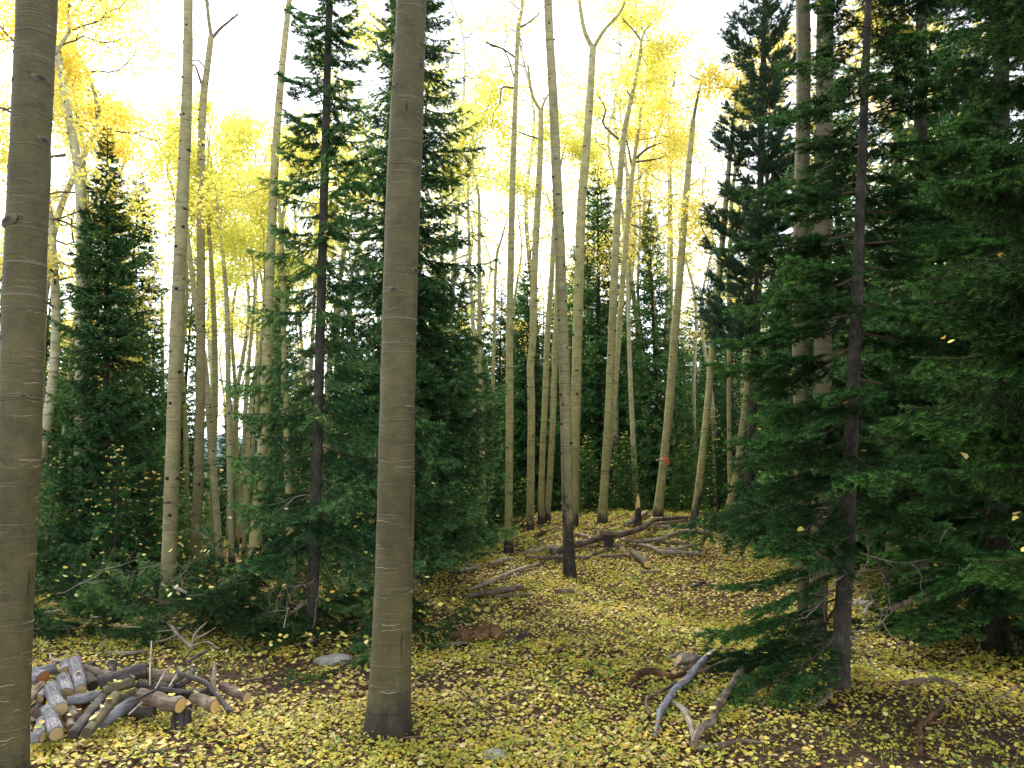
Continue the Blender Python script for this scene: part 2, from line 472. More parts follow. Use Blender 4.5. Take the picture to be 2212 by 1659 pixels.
gx = grid_axis(-420.0, 420.0, 260, 6.0)
gy = 6 + grid_axis(-420.0, 520.0, 300, 6.0)
X, Y = np.meshgrid(gx, gy)
Z = terrain(X, Y)
near = np.exp(-((X / 14) ** 2 + ((Y - 8) / 14) ** 2))
Z = Z + near * RNG.normal(0, 0.008, Z.shape)
mb = MB()
ny, nx = X.shape
i = np.arange(ny - 1)[:, None] * nx; j = np.arange(nx - 1)[None, :]
F = np.stack([i + j, i + j + 1, i + j + nx + 1, i + j + nx], axis=-1).reshape(-1, 4)
mb.add(np.stack([X, Y, Z], axis=-1).reshape(-1, 3), F)
ground = mb.build('ground', M['ground'], smooth=True); ground['kind'] = 'structure'

mb = MB()
hx = np.linspace(-330, 330, 80); hy = np.linspace(260, 430, 24)
X, Y = np.meshgrid(hx, hy)
Z = 34 * np.sin(np.clip((Y - 260) / 170, 0, 1) * np.pi) * (0.8 + 0.25 * np.sin(X * 0.02 + 2.2) + 0.1 * np.sin(X * 0.07)) + RNG.normal(0, 1.2, X.shape) - 2
ny, nx = X.shape
i = np.arange(ny - 1)[:, None] * nx; j = np.arange(nx - 1)[None, :]
mb.add(np.stack([X, Y, Z], axis=-1).reshape(-1, 3), np.stack([i + j, i + j + 1, i + j + nx + 1, i + j + nx], axis=-1).reshape(-1, 4))
hill = mb.build('hill', M['hill'], smooth=True); hill['kind'] = 'structure'

# ------------------------------------------------------------------ conifer boughs (needle by needle)
def rot_to(d):
    return d / (np.linalg.norm(d, axis=-1, keepdims=True) + 1e-12)


def bough_arrays(rng, L, spacing, per_m, nlen, nw, droop=0.25, lift=0.15, bare=0.18, spread=0.5, sub=True, hang=0.0):
    """one flat spray of twigs along +X; returns twig segments and needle triangles"""
    def axis(t):
        return np.stack([L * t, 0.03 * L * np.sin(t * 5 + ph), L * (-droop * t * (1 - 0.25 * t) + lift * t ** 3)], axis=-1)
    ph = rng.uniform(0, 6)
    ts = np.linspace(0, 1, 9); A = axis(ts)
    seg0 = [A[:-1]]; seg1 = [A[1:]]; sr = [0.009 * L * (1 - ts[:-1]) + 0.0025]
    tt = np.arange(bare, 0.98, spacing / L); n = len(tt)
    tt = np.repeat(tt, 2) + rng.normal(0, spacing / L * .3, 2 * n)
    side = np.tile([1, -1], n)
    tt = np.clip(tt, bare * .8, 0.99)
    keep = rng.random(2 * n) > 0.08
    tt, side = tt[keep], side[keep]
    P = axis(tt); D = rot_to(axis(np.minimum(tt + .02, 1.02)) - P)
    ln = L * spread * (1 - tt) ** 0.75 * np.minimum(1, 0.45 + (tt - bare) * 2.2) * rng.uniform(0.6, 1.15, len(tt)) + 0.045
    ang = np.radians(rng.uniform(42, 66, len(tt)))
    sd = np.stack([-D[:, 1], D[:, 0], np.zeros(len(tt))], -1) * side[:, None]
    d = rot_to(D * np.cos(ang)[:, None] + sd * np.sin(ang)[:, None])
    d[:, 2] += rng.normal(-0.10 - hang, 0.12, len(tt)); d = rot_to(d)
    E = P + d * ln[:, None]; E[:, 2] -= hang * ln * 0.4
    mid = (P + E) / 2; mid[:, 2] += 0.04 * ln
    seg0 += [P, mid]; seg1 += [mid, E]; sr += [0.0016 + 0.004 * ln, 0.0014 + 0.002 * ln]
    if sub:
        reps = np.maximum((ln / (spacing * 1.2)).astype(int), 0)
        idx = np.repeat(np.arange(len(ln)), reps * 2)
        u = rng.uniform(0.2, 0.95, len(idx)); s2 = rng.choice([-1, 1], len(idx))
        P2 = P[idx] + (E - P)[idx] * u[:, None]
        l2 = (ln[idx] * (1 - u) * rng.uniform(0.35, 0.6, len(idx)) + 0.03)
        dd = d[idx]; sd2 = np.stack([-dd[:, 1], dd[:, 0], np.zeros(len(idx))], -1) * s2[:, None]
        a2 = np.radians(rng.uniform(35, 60, len(idx)))
        d2 = rot_to(dd * np.cos(a2)[:, None] + sd2 * np.sin(a2)[:, None]); d2[:, 2] += rng.normal(-0.08 - hang * .7, 0.14, len(idx)); d2 = rot_to(d2)
        seg0.append(P2); seg1.append(P2 + d2 * l2[:, None]); sr.append(np.full(len(idx), 0.0016))
    S0, S1, SR = np.concatenate(seg0), np.concatenate(seg1), np.concatenate(sr)
    # needles
    ok = np.ones(len(S0), bool); ok[:int(8 * bare) + 1] = False
    a0, a1 = S0[ok], S1[ok]
    sl = np.linalg.norm(a1 - a0, axis=1)
    cnt = np.maximum((sl * per_m).astype(int), 3)
    idx = np.repeat(np.arange(len(a0)), cnt)
    u = rng.random(len(idx))
    base = a0[idx] + (a1 - a0)[idx] * u[:, None]
    ax = rot_to((a1 - a0)[idx])
    q = np.cross(ax, [0, 0, 1.0]); q = rot_to(q); w = np.cross(q, ax)
    phi = rng.normal(0, 0.75, len(idx)) + np.where(rng.random(len(idx)) < .5, 0, np.pi)
    rad = q * np.cos(phi)[:, None] + w * np.abs(np.sin(phi))[:, None] * np.where(rng.random(len(idx)) < .8, 1, -1)[:, None]
    nd = rot_to(ax * rng.uniform(0.35, 0.9, len(idx))[:, None] + rad)
    l = nlen * rng.uniform(0.65, 1.15, len(idx))
    ww = rot_to(np.cross(nd, rng.normal(0, 1, (len(idx), 3)))) * (nw / 2)
    T = np.stack([base - ww, base + ww, base + nd * l[:, None]], axis=1)
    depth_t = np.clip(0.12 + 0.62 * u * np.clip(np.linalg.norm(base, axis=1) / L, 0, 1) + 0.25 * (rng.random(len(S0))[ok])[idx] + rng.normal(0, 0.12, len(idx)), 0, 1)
    return S0, S1, SR, T, depth_t


def pine_arrays(rng, L, nlen, nw, n_tuft, per):
    ts = np.linspace(0, 1, 7)
    A = np.stack([L * ts, 0.08 * L * np.sin(ts * 4 + rng.uniform(0, 6)), L * (0.1 * ts + 0.25 * ts ** 2)], -1)
    seg0, seg1, sr = [A[:-1]], [A[1:]], [0.012 * L * (1 - ts[:-1]) + 0.004]
    base = A[rng.integers(2, 7, n_tuft)] + rng.normal(0, 0.02, (n_tuft, 3))
    d = rot_to(np.stack([rng.uniform(0.2, 1, n_tuft), rng.normal(0, 0.7, n_tuft), rng.uniform(-0.1, 0.9, n_tuft)], -1))
    l = L * rng.uniform(0.12, 0.35, n_tuft); E = base + d * l[:, None]
    seg0.append(base); seg1.append(E); sr.append(np.full(n_tuft, 0.004))
    idx = np.repeat(np.arange(n_tuft), per); u = rng.uniform(0.35, 1.0, len(idx))
    b = base[idx] + (E - base)[idx] * u[:, None]
    nd = rot_to(d[idx] * 0.7 + rot_to(rng.normal(0, 1, (len(idx), 3))))
    ll = nlen * rng.uniform(0.7, 1.1, len(idx))
    ww = rot_to(np.cross(nd, rng.normal(0, 1, (len(idx), 3)))) * (nw / 2)
    T = np.stack([b - ww, b + ww, b + nd * ll[:, None]], 1)
    return np.concatenate(seg0), np.concatenate(seg1), np.concatenate(sr), T, np.clip(rng.normal(.5, .2, len(idx)), 0, 1)


def add_segments(mb, S0, S1, SR, tint=0.5):
    n = len(S0); d = rot_to(S1 - S0)
    a = rot_to(np.cross(d, np.array([0.31, 0.17, 0.93]))); b = np.cross(d, a)
    an = np.array([0, 2.094, 4.189])
    off = a[:, None, :] * np.cos(an)[None, :, None] + b[:, None, :] * np.sin(an)[None, :, None]
    V = np.concatenate([S0[:, None, :] + off * SR[:, None, None], S1[:, None, :] + off * (SR * .7)[:, None, None]], axis=1)
    base = np.arange(n)[:, None, None] * 6
    F = np.array([[0, 1, 4, 3], [1, 2, 5, 4], [2, 0, 3, 5]])[None] + base
    mb.add(V.reshape(-1, 3), F.reshape(-1, 4), tint)


def add_tris(mb, T, tint):
    mb.add(T.reshape(-1, 3), np.arange(len(T) * 3).reshape(-1, 3), np.repeat(tint, 3))


def two_slot(me, mat2, n_first):
    me.materials.append(mat2)
    mi = np.zeros(len(me.polygons), np.int32); mi[n_first:] = 1
    me.polygons.foreach_set('material_index', mi)


def bough_mesh(name, arrays, needle_mat):
    """needles (triangles) first, wood (quads) after them in the same bough"""
    S0, S1, SR, T, tt = arrays
    mb = MB(); add_tris(mb, T, tt); add_segments(mb, S0, S1, SR)
    me = mb.mesh(name, needle_mat); two_slot(me, M['contwig'], len(T))
    return me


def bough_set(kind, n, seed, **kw):
    mat = {'fir': M['fir'], 'spruce': M['spruce'], 'pine': M['pine'], 'dark': M['firshaded'], 'brush': M['brush']}[kind]
    out = []
    for k in range(n):
        rng = np.random.default_rng(seed + k)
        arr = pine_arrays(rng, **kw) if kind == 'pine' else bough_arrays(rng, **kw)
        out.append(bough_mesh('bough', arr, mat))
    return out


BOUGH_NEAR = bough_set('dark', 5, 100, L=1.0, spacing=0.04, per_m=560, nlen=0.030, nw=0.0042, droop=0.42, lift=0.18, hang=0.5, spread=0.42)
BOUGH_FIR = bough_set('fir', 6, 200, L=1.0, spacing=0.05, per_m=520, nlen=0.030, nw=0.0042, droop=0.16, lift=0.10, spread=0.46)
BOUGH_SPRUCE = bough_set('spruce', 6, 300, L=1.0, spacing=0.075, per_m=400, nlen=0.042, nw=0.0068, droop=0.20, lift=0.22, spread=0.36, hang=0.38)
BOUGH_SPRUCE_S = bough_set('spruce', 4, 350, L=.45, spacing=0.055, per_m=430, nlen=0.042, nw=0.0070, droop=0.15, lift=0.25, spread=0.42, hang=0.25)
BOUGH_FIR_S = bough_set('fir', 4, 250, L=.45, spacing=0.045, per_m=520, nlen=0.030, nw=0.0045, droop=0.12, lift=0.14, spread=0.5, hang=.1)
BOUGH_BRUSH = bough_set('brush', 6, 300, L=1.0, spacing=0.075, per_m=400, nlen=0.042, nw=0.0068, droop=0.20, lift=0.22, spread=0.36, hang=0.30)
BOUGH_PINE = bough_set('pine', 4, 400, L=1.0, nlen=0.085, nw=0.009, n_tuft=44, per=100)

# ------------------------------------------------------------------ leaves
def kite(rng, C, size, flat=0.0, n=None):
    """quads of four vertices: broad leaf blades at points C"""
    n = len(C)
    nrm = rng.normal(0, 1, (n, 3)); nrm[:, 2] += flat; nrm = rot_to(nrm)
    a = rot_to(np.cross(nrm, rng.normal(0, 1, (n, 3)))); b = np.cross(nrm, a)
    s = (size * rng.uniform(0.7, 1.25, n))[:, None]
    V = np.stack([C - a * s * .5, C + b * s * .5 - a * s * .05, C + a * s * .55, C - b * s * .5 - a * s * .05], axis=1)
    return V.reshape(-1, 3), np.arange(4 * n).reshape(-1, 4)


def folded(rng, C, size, tilt):
    """six-vertex aspen leaf: round blade folded along its midrib"""
    n = len(C)
    nrm = rot_to(np.stack([rng.normal(0, tilt, n), rng.normal(0, tilt, n), np.ones(n)], -1))
    a = rot_to(np.cross(nrm, rng.normal(0, 1, (n, 3)))); b = np.cross(nrm, a)
    s = (size * rng.uniform(0.65, 1.25, n))[:, None]
    up = nrm * s * rng.uniform(-0.08, 0.22, n)[:, None]
    V = np.stack([C - a * s * .5, C - a * s * .18 + b * s * .48 + up, C + a * s * .28 + b * s * .38 + up,
                  C + a * s * .56, C + a * s * .28 - b * s * .38 + up, C - a * s * .18 - b * s * .48 + up], axis=1)
    base = np.arange(n)[:, None, None] * 6
    F = (np.array([[0, 5, 4, 3], [0, 3, 2, 1]])[None] + base).reshape(-1, 4)
    return V.reshape(-1, 3), F


def leaf_mesh(seed, size=0.05):
    rng = np.random.default_rng(seed)
    mb = MB()
    an = np.linspace(0, 2 * np.pi, 12, endpoint=False)
    rr = size * .5 * (1 + 0.05 * np.cos(3 * an + seed)) * np.where(np.abs(an) < .3, 1.18, 1.0)
    x, y = rr * np.cos(an), rr * np.sin(an) * 0.93
    k1, k2 = rng.uniform(-7, 9), rng.uniform(-2, 6)
    z = k1 * y * y + k2 * x * x + rng.normal(0, .0008, 12)
    V = np.vstack([np.column_stack([x, y, z]), [[0, 0, -0.001]]])
    q = np.arange(12)
    mb.add(V, np.stack([q, (q + 1) % 12, np.full(12, 12)], -1), np.clip(rng.normal(.42, .12), 0, 1))
    st = np.array([[-size * .5, 0, k2 * size * size * .25], [-size * .8, rng.normal(0, .006), .004], [-size * 1.1, rng.normal(0, .01), .006]])
    tube(mb, st, [0.0007] * 3, 3, 0.6)
    return mb.mesh('leaf', M['litter'], smooth=True)


LEAVES = [leaf_mesh(k) for k in range(8)]

# ------------------------------------------------------------------ aspens
KNOT = MB()
_rs = np.array([0.0, 0.25, 0.5, 0.72, 0.88, 1.0]); _zs = np.array([0.20, 0.22, 0.42, 0.30, 0.10, -0.12]); _tn = np.array([0.05, 0.12, 0.45, 0.7, 0.78, 0.8])
_V = [[0, 0, _zs[0]]]; _T = [0.0]
for k in range(1, 6):
    for a in np.linspace(0, 2 * np.pi, 10, endpoint=False):
        _V.append([_rs[k] * math.cos(a) * 1.5, _rs[k] * math.sin(a) * 0.8, _zs[k] * 0.6]); _T.append(_tn[k])
_F3 = [[0, 1 + q, 1 + (q + 1) % 10] for q in range(10)]
_F4 = [[1 + 10 * k + q, 1 + 10 * (k + 1) + q, 1 + 10 * (k + 1) + (q + 1) % 10, 1 + 10 * k + (q + 1) % 10] for k in range(4) for q in range(10)]
KNOT.v = [np.array(_V, float)]; KNOT.t = [np.array(_T)]; KNOT.uv = [np.zeros((len(_V), 2))]; KNOT.n = len(_V)
KNOT.f[3].append(np.array(_F3)); KNOT.f[4].append(np.array(_F4))
KNOT_ME = KNOT.mesh('branch_scar', M['knot'], smooth=True)
STUB = MB()
tube(STUB, [[0, 0, -0.3], [0, 0, 0.25], [0.0, 0.12, 0.8], [0, 0.25, 1.15]], [0.95, 0.75, 0.5, 0.3], 7, 0.12, rough=0.08, rng=np.random.default_rng(3))
STUB_ME = STUB.mesh('branch_stub', M['knot'], smooth=True)


def crooked(rng, start, d, L, n, wander=0.25, up=0.1):
    P = [np.array(start, float)]; d = np.array(d, float); d /= np.linalg.norm(d)
    for k in range(n):
        d = d + rng.normal(0, wander, 3); d[2] += up; d /= np.linalg.norm(d)
        P.append(P[-1] + d * L / n)
    return np.array(P)


def limb(mb, rng, start, d, L, r, leaves, depth=0, up=0.08, seg=5):
    """a crooked aspen limb with side twigs; collects leaf points"""
    P = crooked(rng, start, d, L, 7 if depth == 0 else 4, 0.28, up)
    tube(mb, P, np.linspace(r, r * .35, len(P)), seg if depth == 0 else 3, 0.5, caps=False)
    if depth < 2:
        for k in range(2, len(P)):
            if rng.random() < (0.9 if depth == 0 else .6):
                dd = rot_to((P[k] - P[k - 1])[None])[0] + rng.normal(0, .6, 3)
                limb(mb, rng, P[k], dd, L * rng.uniform(.3, .5), r * .45, leaves, depth + 1, up)
    else:
        leaves.append(P[-1])
    leaves.extend(P[-2:])


def clumps(rng, pts, per, rad, size, tint_mu=0.42):
    pts = np.array(pts)
    C = np.repeat(pts, per, axis=0) + rng.normal(0, rad, (len(pts) * per, 3)) * np.array([1, 1, .75])
    V, F = kite(rng, C, size, flat=0.3)
    return V, F, np.repeat(np.clip(np.repeat(rng.normal(tint_mu, .1, len(pts)), per) + rng.normal(0, .09, len(C)), 0, 1), 4)


ridge_cache = {}


def aspen(pts, label, group='aspens standing in the clearing', depth=None, base=None, ext=4.0, mat='bark', knots=12, eyes=(), ridges=True, char=0.5,
          crown=0, hue=0.0, limbs=(), limb_from=0.62, seg=12, leafsize=0.055, per=26, name='aspen_tree', seed=0, cracks=()):
    """pts: measured (x, y, width) from top to foot"""
    rng = np.random.default_rng(5000 + seed + int(pts[0][0] * 7 + pts[-1][0]))
    bx, by = pts[-1][0], pts[-1][1]
    if depth is None:
        g = gpx(bx, by); depth = g.y
    W3 = [px(x, y, depth) for x, y, w in pts]
    Wr = [w / 2 * scale_at(p) for p, (x, y, w) in zip(W3, pts)]
    gz = tz(W3[-1].x, depth)
    d = W3[-1] - W3[-2]
    if W3[-1].z > gz:                                   # foot hidden: run the stem down to the ground
        k = (gz - W3[-1].z) / d.z
        W3.append(W3[-1] + d * k); Wr.append(Wr[-1] * 1.04)
    foot = W3[-1].copy(); foot.z = gz
    root = empty(name, foot, label, 'tree', group)
    P = [np.array(p) for p in W3]; Wd = list(Wr)
    up = P[0] - P[1]; up = up / np.linalg.norm(up)
    y_jit = rng.normal(0, 0.02, len(P))
    if ext > 0:
        e1 = P[0] + up * ext * .5 + np.array([rng.normal(0, .1), rng.normal(0, .1), 0]); e2 = e1 + up * ext * .5 + np.array([rng.normal(0, .25), rng.normal(0, .25), 0])
        P = [e2, e1] + P; Wd = [Wd[0] * .3, Wd[0] * .7] + Wd
    P.append(P[-1] + np.array([0, 0, -0.16])); Wd.append(Wd[-1])
    P = np.array(P[::-1]) - np.array(foot); Wd = np.array(Wd[::-1])
    n = max(24, int(np.linalg.norm(P[-1] - P[0]) * (7 if seg > 16 else 4)))
    Q, q, s = smooth_path(P, Wd, n)
    Q[:, 1] += 0.03 * np.sin(np.linspace(0, 5, n) + seed) * np.clip(Q[:, 2] / 3, 0, 1)
    fl = np.exp(-np.clip(Q[:, 2], 0, None) / (0.20 if seg > 30 else 0.13))
    q = q * (1 + (0.30 if seg > 30 else .16) * fl) * (1 + rng.normal(0, .012, n))
    ph = rng.uniform(0, 6)
    mb = MB()
    tube(mb, Q, q, seg, 0.5, rough=0.012, rng=rng, vcoord=Q[:, 2], lobe=lambda an, k: 1 + 0.13 * fl[k] * np.cos(4 * an + ph) + 0.09 * fl[k] * np.cos(7 * an - 2 * ph) + .012 * np.sin(3 * an + Q[k, 2] * 2.3) + .010 * np.sin(2 * an - Q[k, 2] * 5.1))
    tr = mb.build('trunk', M[mat], root, smooth=True); tr['char_height'] = char
    T, A, B = frames(Q)

    def at(h):
        k = int(np.clip(np.searchsorted(Q[:, 2], h), 1, n - 1)); return k
    top = Q[-1, 2]
    vis = min(top, px(bx, -40, depth).z - foot.z)
    if ridges:
        mr = MB(); nr = int(vis * (26 if seg > 16 else 13))
        for _ in range(nr):
            h = rng.uniform(0.12, vis); k = at(h)
            c0 = rng.uniform(0, 2 * np.pi); span = rng.uniform(.5, 2.6) * (1 if rng.random() < .8 else 1.9); m_ = 12
            an = c0 + np.linspace(-.5, .5, m_) * span
            sag = rng.normal(0, .010) * np.cos(np.linspace(-np.pi / 2, np.pi / 2, m_)) + rng.normal(0, .0025, m_)
            hh = (h - Q[k - 1, 2]) / max(Q[k, 2] - Q[k - 1, 2], 1e-6)
            cen = Q[k - 1] + (Q[k] - Q[k - 1]) * hh; rr = q[k - 1] + (q[k] - q[k - 1]) * hh
            fade = np.sin(np.linspace(0.05, np.pi - .05, m_)) ** .5
            th = rng.uniform(.0010, .0026) * (1.0 if seg > 16 else 1.9); pr = rng.uniform(.0015, .0035) * (1.0 if seg > 16 else 1.6)
            rad = A[k][None] * np.cos(an)[:, None] + B[k][None] * np.sin(an)[:, None]
            mid = cen + rad * rr + T[k] * sag[:, None]
            V = np.stack([mid - T[k] * (th * fade)[:, None] - rad * .002, mid + rad * (pr * fade)[:, None], mid + T[k] * (th * fade)[:, None] - rad * .002], 1).reshape(-1, 3)
            f = []
            for a in range(m_ - 1):
                f += [[3 * a, 3 * a + 1, 3 * a + 4, 3 * a + 3], [3 * a + 1, 3 * a + 2, 3 * a + 5, 3 * a + 4]]
            mr.add(V, np.array(f), rng.uniform(0.1, .9))
        mr.build('bark_ridge', M['ridge'], root, smooth=True, stuff=True)

    def put(me, nm, k, ang, size, roll=0.0):
        rad = Vector(A[k] * math.cos(ang) + B[k] * math.sin(ang)); t = Vector(T[k])
        x = t.cross(rad).normalized(); t2 = rad.cross(x)
        mt = Matrix((x, t2, rad)).transposed().to_4x4()
        o = link(nm, me, root); mt.translation = Vector(Q[k]) + rad * q[k] * 0.985
        o.matrix_local = mt @ Matrix.Rotation(roll, 4, 'Z') @ Matrix.Scale(size, 4)
        return o
    for (ex, ey, es) in eyes:                            # scars that the photo shows at a definite spot
        h = px(ex, ey, depth).z - foot.z; k = at(h)
        c = px(ex, ey, depth).x - foot.x
        sx = np.clip((c - Q[k, 0]) / q[k], -.98, .98)
        want = Vector((sx, -math.sqrt(1 - sx * sx), 0))
        ang = math.atan2(want.dot(Vector(B[k])), want.dot(Vector(A[k])))
        put(KNOT_ME, 'bark_eye', k, ang, es * .95 * scale_at(px(ex, ey, depth)), rng.normal(0, .15))
    for (cx, y0, y1, cw) in cracks:                      # old black splits in the bark
        m = 9; V = []
        for t in np.linspace(0, 1, m):
            y = y0 + (y1 - y0) * t; pw = px(cx, y, depth); h = pw.z - foot.z; k = at(h)
            sx = np.clip((pw.x - foot.x - Q[k, 0]) / q[k], -.97, .97); rad = np.array([sx, -math.sqrt(1 - sx * sx), 0]); tan = np.array([-rad[1], rad[0], 0])
            w = cw * scale_at(pw) * math.sin(.12 + 2.9 * t) * rng.uniform(.5, 1.1) + .001
            hh = np.clip((h - Q[k - 1, 2]) / max(Q[k, 2] - Q[k - 1, 2], 1e-6), 0, 1); cen = Q[k - 1] + (Q[k] - Q[k - 1]) * hh; cen[2] = h
            c_ = cen + rad * (q[k] * 1.012 + .002) + tan * rng.normal(0, .002)
            V += [c_ - tan * w * .5 - rad * .004, c_, c_ + tan * w * .5 - rad * .004]
        f = []
        for a in range(m - 1): f += [[3 * a, 3 * a + 1, 3 * a + 4, 3 * a + 3], [3 * a + 1, 3 * a + 2, 3 * a + 5, 3 * a + 4]]
        mk = MB(); mk.add(np.array(V), np.array(f), .02); mk.build('bark_crack', M['knot'], root, smooth=True)
    for _ in range(int(knots * 1.6)):
        h = rng.uniform(min(0.8, vis * .2), vis); k = at(h)
        sx = rng.choice([-1, 1]) * rng.uniform(.55, 1.0) if rng.random() < .6 else rng.uniform(-1, 1)
        want = Vector((sx, -math.sqrt(max(0, 1 - sx * sx)), 0))
        ang = math.atan2(want.dot(Vector(B[k])), want.dot(Vector(A[k])))
        if rng.random() < .6: put(STUB_ME, 'branch_stub', k, ang, q[k] * rng.uniform(.2, .36))
        else: put(KNOT_ME, 'branch_scar', k, ang, q[k] * rng.uniform(.22, .38))
    lv = []
    for lp in limbs:                                     # limbs measured in the photo: [(x, y, w), ...] from the stem outwards
        LP = [np.array(px(x, y, depth + 0.15 * kk)) - np.array(foot) for kk, (x, y, w) in enumerate(lp)]
        LW = [w / 2 * depth / FD for x, y, w in lp]
        ml = MB(); a, b, _ = smooth_path(LP, LW, 10); tube(ml, a, b, 6, .5, rough=.03, rng=rng)
        for kk in (4, 6, 8, 9):
            limb(ml, rng, a[kk], rot_to((a[kk] - a[kk - 1])[None])[0] + rng.normal(0, .5, 3), rng.uniform(.4, .9), .008, lv, 1)
        ml.build('branch', M['twig'] if lp[0][2] < 9 else M[mat], root, smooth=True)['char_height'] = .001
    if crown:
        h0 = top * limb_from
        for b_ in range(crown):
            h = h0 + (top - h0) * (b_ + rng.random()) / crown; k = at(h)
            az = rng.uniform(0, 2 * np.pi); f = (h - h0) / (top - h0 + 1e-6)
            ml = MB()
            limb(ml, rng, Q[k], [math.cos(az), math.sin(az), rng.uniform(-.15, .5)], rng.uniform(.8, 1.5) * (1 - .4 * f), max(q[k] * .28, .010), lv)
            ml.build('branch', M['twig'], root, smooth=True)
    if lv and per:
        mc = MB(); V, F, t = clumps(rng, lv, per, .16, leafsize); mc.add(V, F, t)
        c = mc.build('crown', M['crown'], root, stuff=True); c['leaf_hue'] = hue
    return root


NEARG = 'aspens standing in the clearing'
BACKG = 'slender aspens behind the clearing'
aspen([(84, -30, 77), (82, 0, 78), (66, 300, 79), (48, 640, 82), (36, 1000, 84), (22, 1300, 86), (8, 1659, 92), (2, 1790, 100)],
      'thick shade-darkened olive aspen trunk with dark eye scars beside the log pile', seg=40, mat='bark_shaded', knots=0, char=0.5, ext=4.5, cracks=[(14, 585, 690, 7), (72, 1230, 1290, 4)],
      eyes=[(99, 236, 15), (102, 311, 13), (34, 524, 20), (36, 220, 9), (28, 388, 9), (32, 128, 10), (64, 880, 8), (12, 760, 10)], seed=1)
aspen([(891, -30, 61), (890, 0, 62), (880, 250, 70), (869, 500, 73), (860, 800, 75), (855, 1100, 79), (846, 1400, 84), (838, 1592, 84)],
      'thick straight shade-darkened olive aspen trunk alone in the middle of the clearing', seg=40, mat='bark_shaded', knots=0, char=0.42, ext=5, cracks=[(889, 1050, 1150, 8), (872, 1350, 1430, 5), (884, 230, 262, 5)],
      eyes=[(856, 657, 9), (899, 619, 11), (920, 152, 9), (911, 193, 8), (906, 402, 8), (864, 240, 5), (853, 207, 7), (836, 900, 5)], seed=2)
aspen([(122, 112, 13), (136, 200, 15), (163, 330, 19), (176, 440, 22), (179, 600, 25), (178, 900, 27), (174, 1100, 28), (172, 1270, 30)],
      'white-stemmed aspen with bent top and blackened foot, right of the nearest trunk', seed=3, char=1.6, ext=0.8, knots=16, mat='bark_white',
      limbs=[[(140, 335, 7), (100, 340, 5), (60, 352, 4)], [(178, 500, 6), (140, 480, 5), (95, 465, 3)], [(150, 250, 6), (185, 280, 4), (215, 300, 3)]], crown=4, limb_from=.9, hue=.22)
aspen([(178, 330, 8), (190, 500, 11), (193, 700, 13), (194, 900, 14), (194, 1235, 14)], 'thin pale aspen hidden closely behind the bent white aspen', BACKG, depth=14.5, seed=4, ext=2, knots=8, crown=3, hue=.25, limb_from=.8)
aspen([(406, -20, 18), (404, 120, 20), (400, 260, 23), (393, 420, 25), (382, 700, 28), (373, 1000, 30), (362, 1312, 33)],
      'tall tan aspen with horizontal scars, standing in the brush pile', seed=5, mat='bark_tan', knots=20, char=0.3, seg=20)
aspen([(457, 82, 12), (449, 150, 13), (440, 220, 15), (434, 400, 16), (433, 700, 18), (429, 1000, 21), (420, 1242, 23)],
      'tan aspen forking near its top, right of the tall scarred one in the brush', seed=6, mat='bark_tan', knots=16, ext=0.0, char=.5, seg=16,
      limbs=[[(457, 82, 10), (452, 50, 8), (446, 0, 7)], [(457, 84, 8), (478, 60, 6), (515, 30, 4)], [(438, 190, 6), (420, 140, 4), (405, 165, 3)], [(447, 150, 5), (425, 130, 3), (400, 140, 3)]], per=2, hue=.1)
aspen([(628, -20, 11), (616, 90, 13), (607, 180, 15), (595, 330, 17), (582, 600, 20), (571, 900, 23), (556, 1100, 25), (543, 1275, 25)],
      'tan aspen leaning slightly rightwards, just left of the bare-trunked spruce', seed=7, knots=14, char=.4, seg=16)
aspen([(852, 60, 13), (838, 400, 17), (832, 700, 18), (817, 1000, 20), (801, 1255, 22)], 'pale aspen trunk partly hidden behind the thick middle trunk', seed=8, knots=10, ext=2,
      limbs=[[(848, 70, 10), (825, 50, 7), (800, 30, 5)], [(845, 150, 7), (825, 130, 5), (812, 80, 4)]], crown=3, limb_from=.85, hue=-.05)
aspen([(415, 590, 11), (428, 690, 12), (445, 800, 13), (460, 1000, 15), (476, 1228, 16)], 'white aspen leaning left, crossing the dark spruce between the tan trunks', BACKG, seed=9, mat='bark_white', knots=10, ext=3, crown=4, limb_from=.75, hue=-.1)
aspen([(455, 560, 9), (463, 700, 11), (466, 850, 12), (462, 1000, 12), (457, 1225, 12)], 'slender pale aspen crossing behind the white left-leaning aspen', BACKG, seed=10, knots=8, ext=3, crown=4, limb_from=.72, hue=-.05)
aspen([(485, 600, 9), (490, 700, 11), (494, 900, 12), (498, 1080, 13), (501, 1230, 13)], 'white slender aspen with grey foot in the thin grove left of the spruce', BACKG, seed=11, mat='bark_white', knots=8, ext=3, crown=4, limb_from=.7, hue=-.12)
aspen([(500, 690, 7), (508, 850, 8), (511, 1000, 9), (512, 1215, 9)], 'very thin greyish aspen beside the white slender one', BACKG, depth=19, seed=12, knots=5, ext=3, crown=3, limb_from=.7, hue=-.1, seg=8)
aspen([(540, 760, 7), (530, 900, 8), (521, 1040, 9), (508, 1222, 10)], 'thin pale aspen leaning right in the far grove', BACKG, depth=18, seed=13, mat='bark_white', knots=5, ext=3, crown=3, limb_from=.7, hue=-.15, seg=8)
aspen([(560, 820, 8), (548, 950, 9), (536, 1080, 10), (524, 1230, 11)], 'thin tan aspen leaning right with a dark curved foot', BACKG, seed=14, knots=6, ext=3, char=.6, crown=3, limb_from=.7, hue=-.1, seg=8)
aspen([(600, 640, 14), (597, 750, 16), (590, 950, 18), (583, 1080, 19), (571, 1217, 21)], 'grey-cream aspen directly behind the tan leaning trunk', seed=15, knots=8, ext=3, char=.5, crown=3, limb_from=.75, hue=-.1)
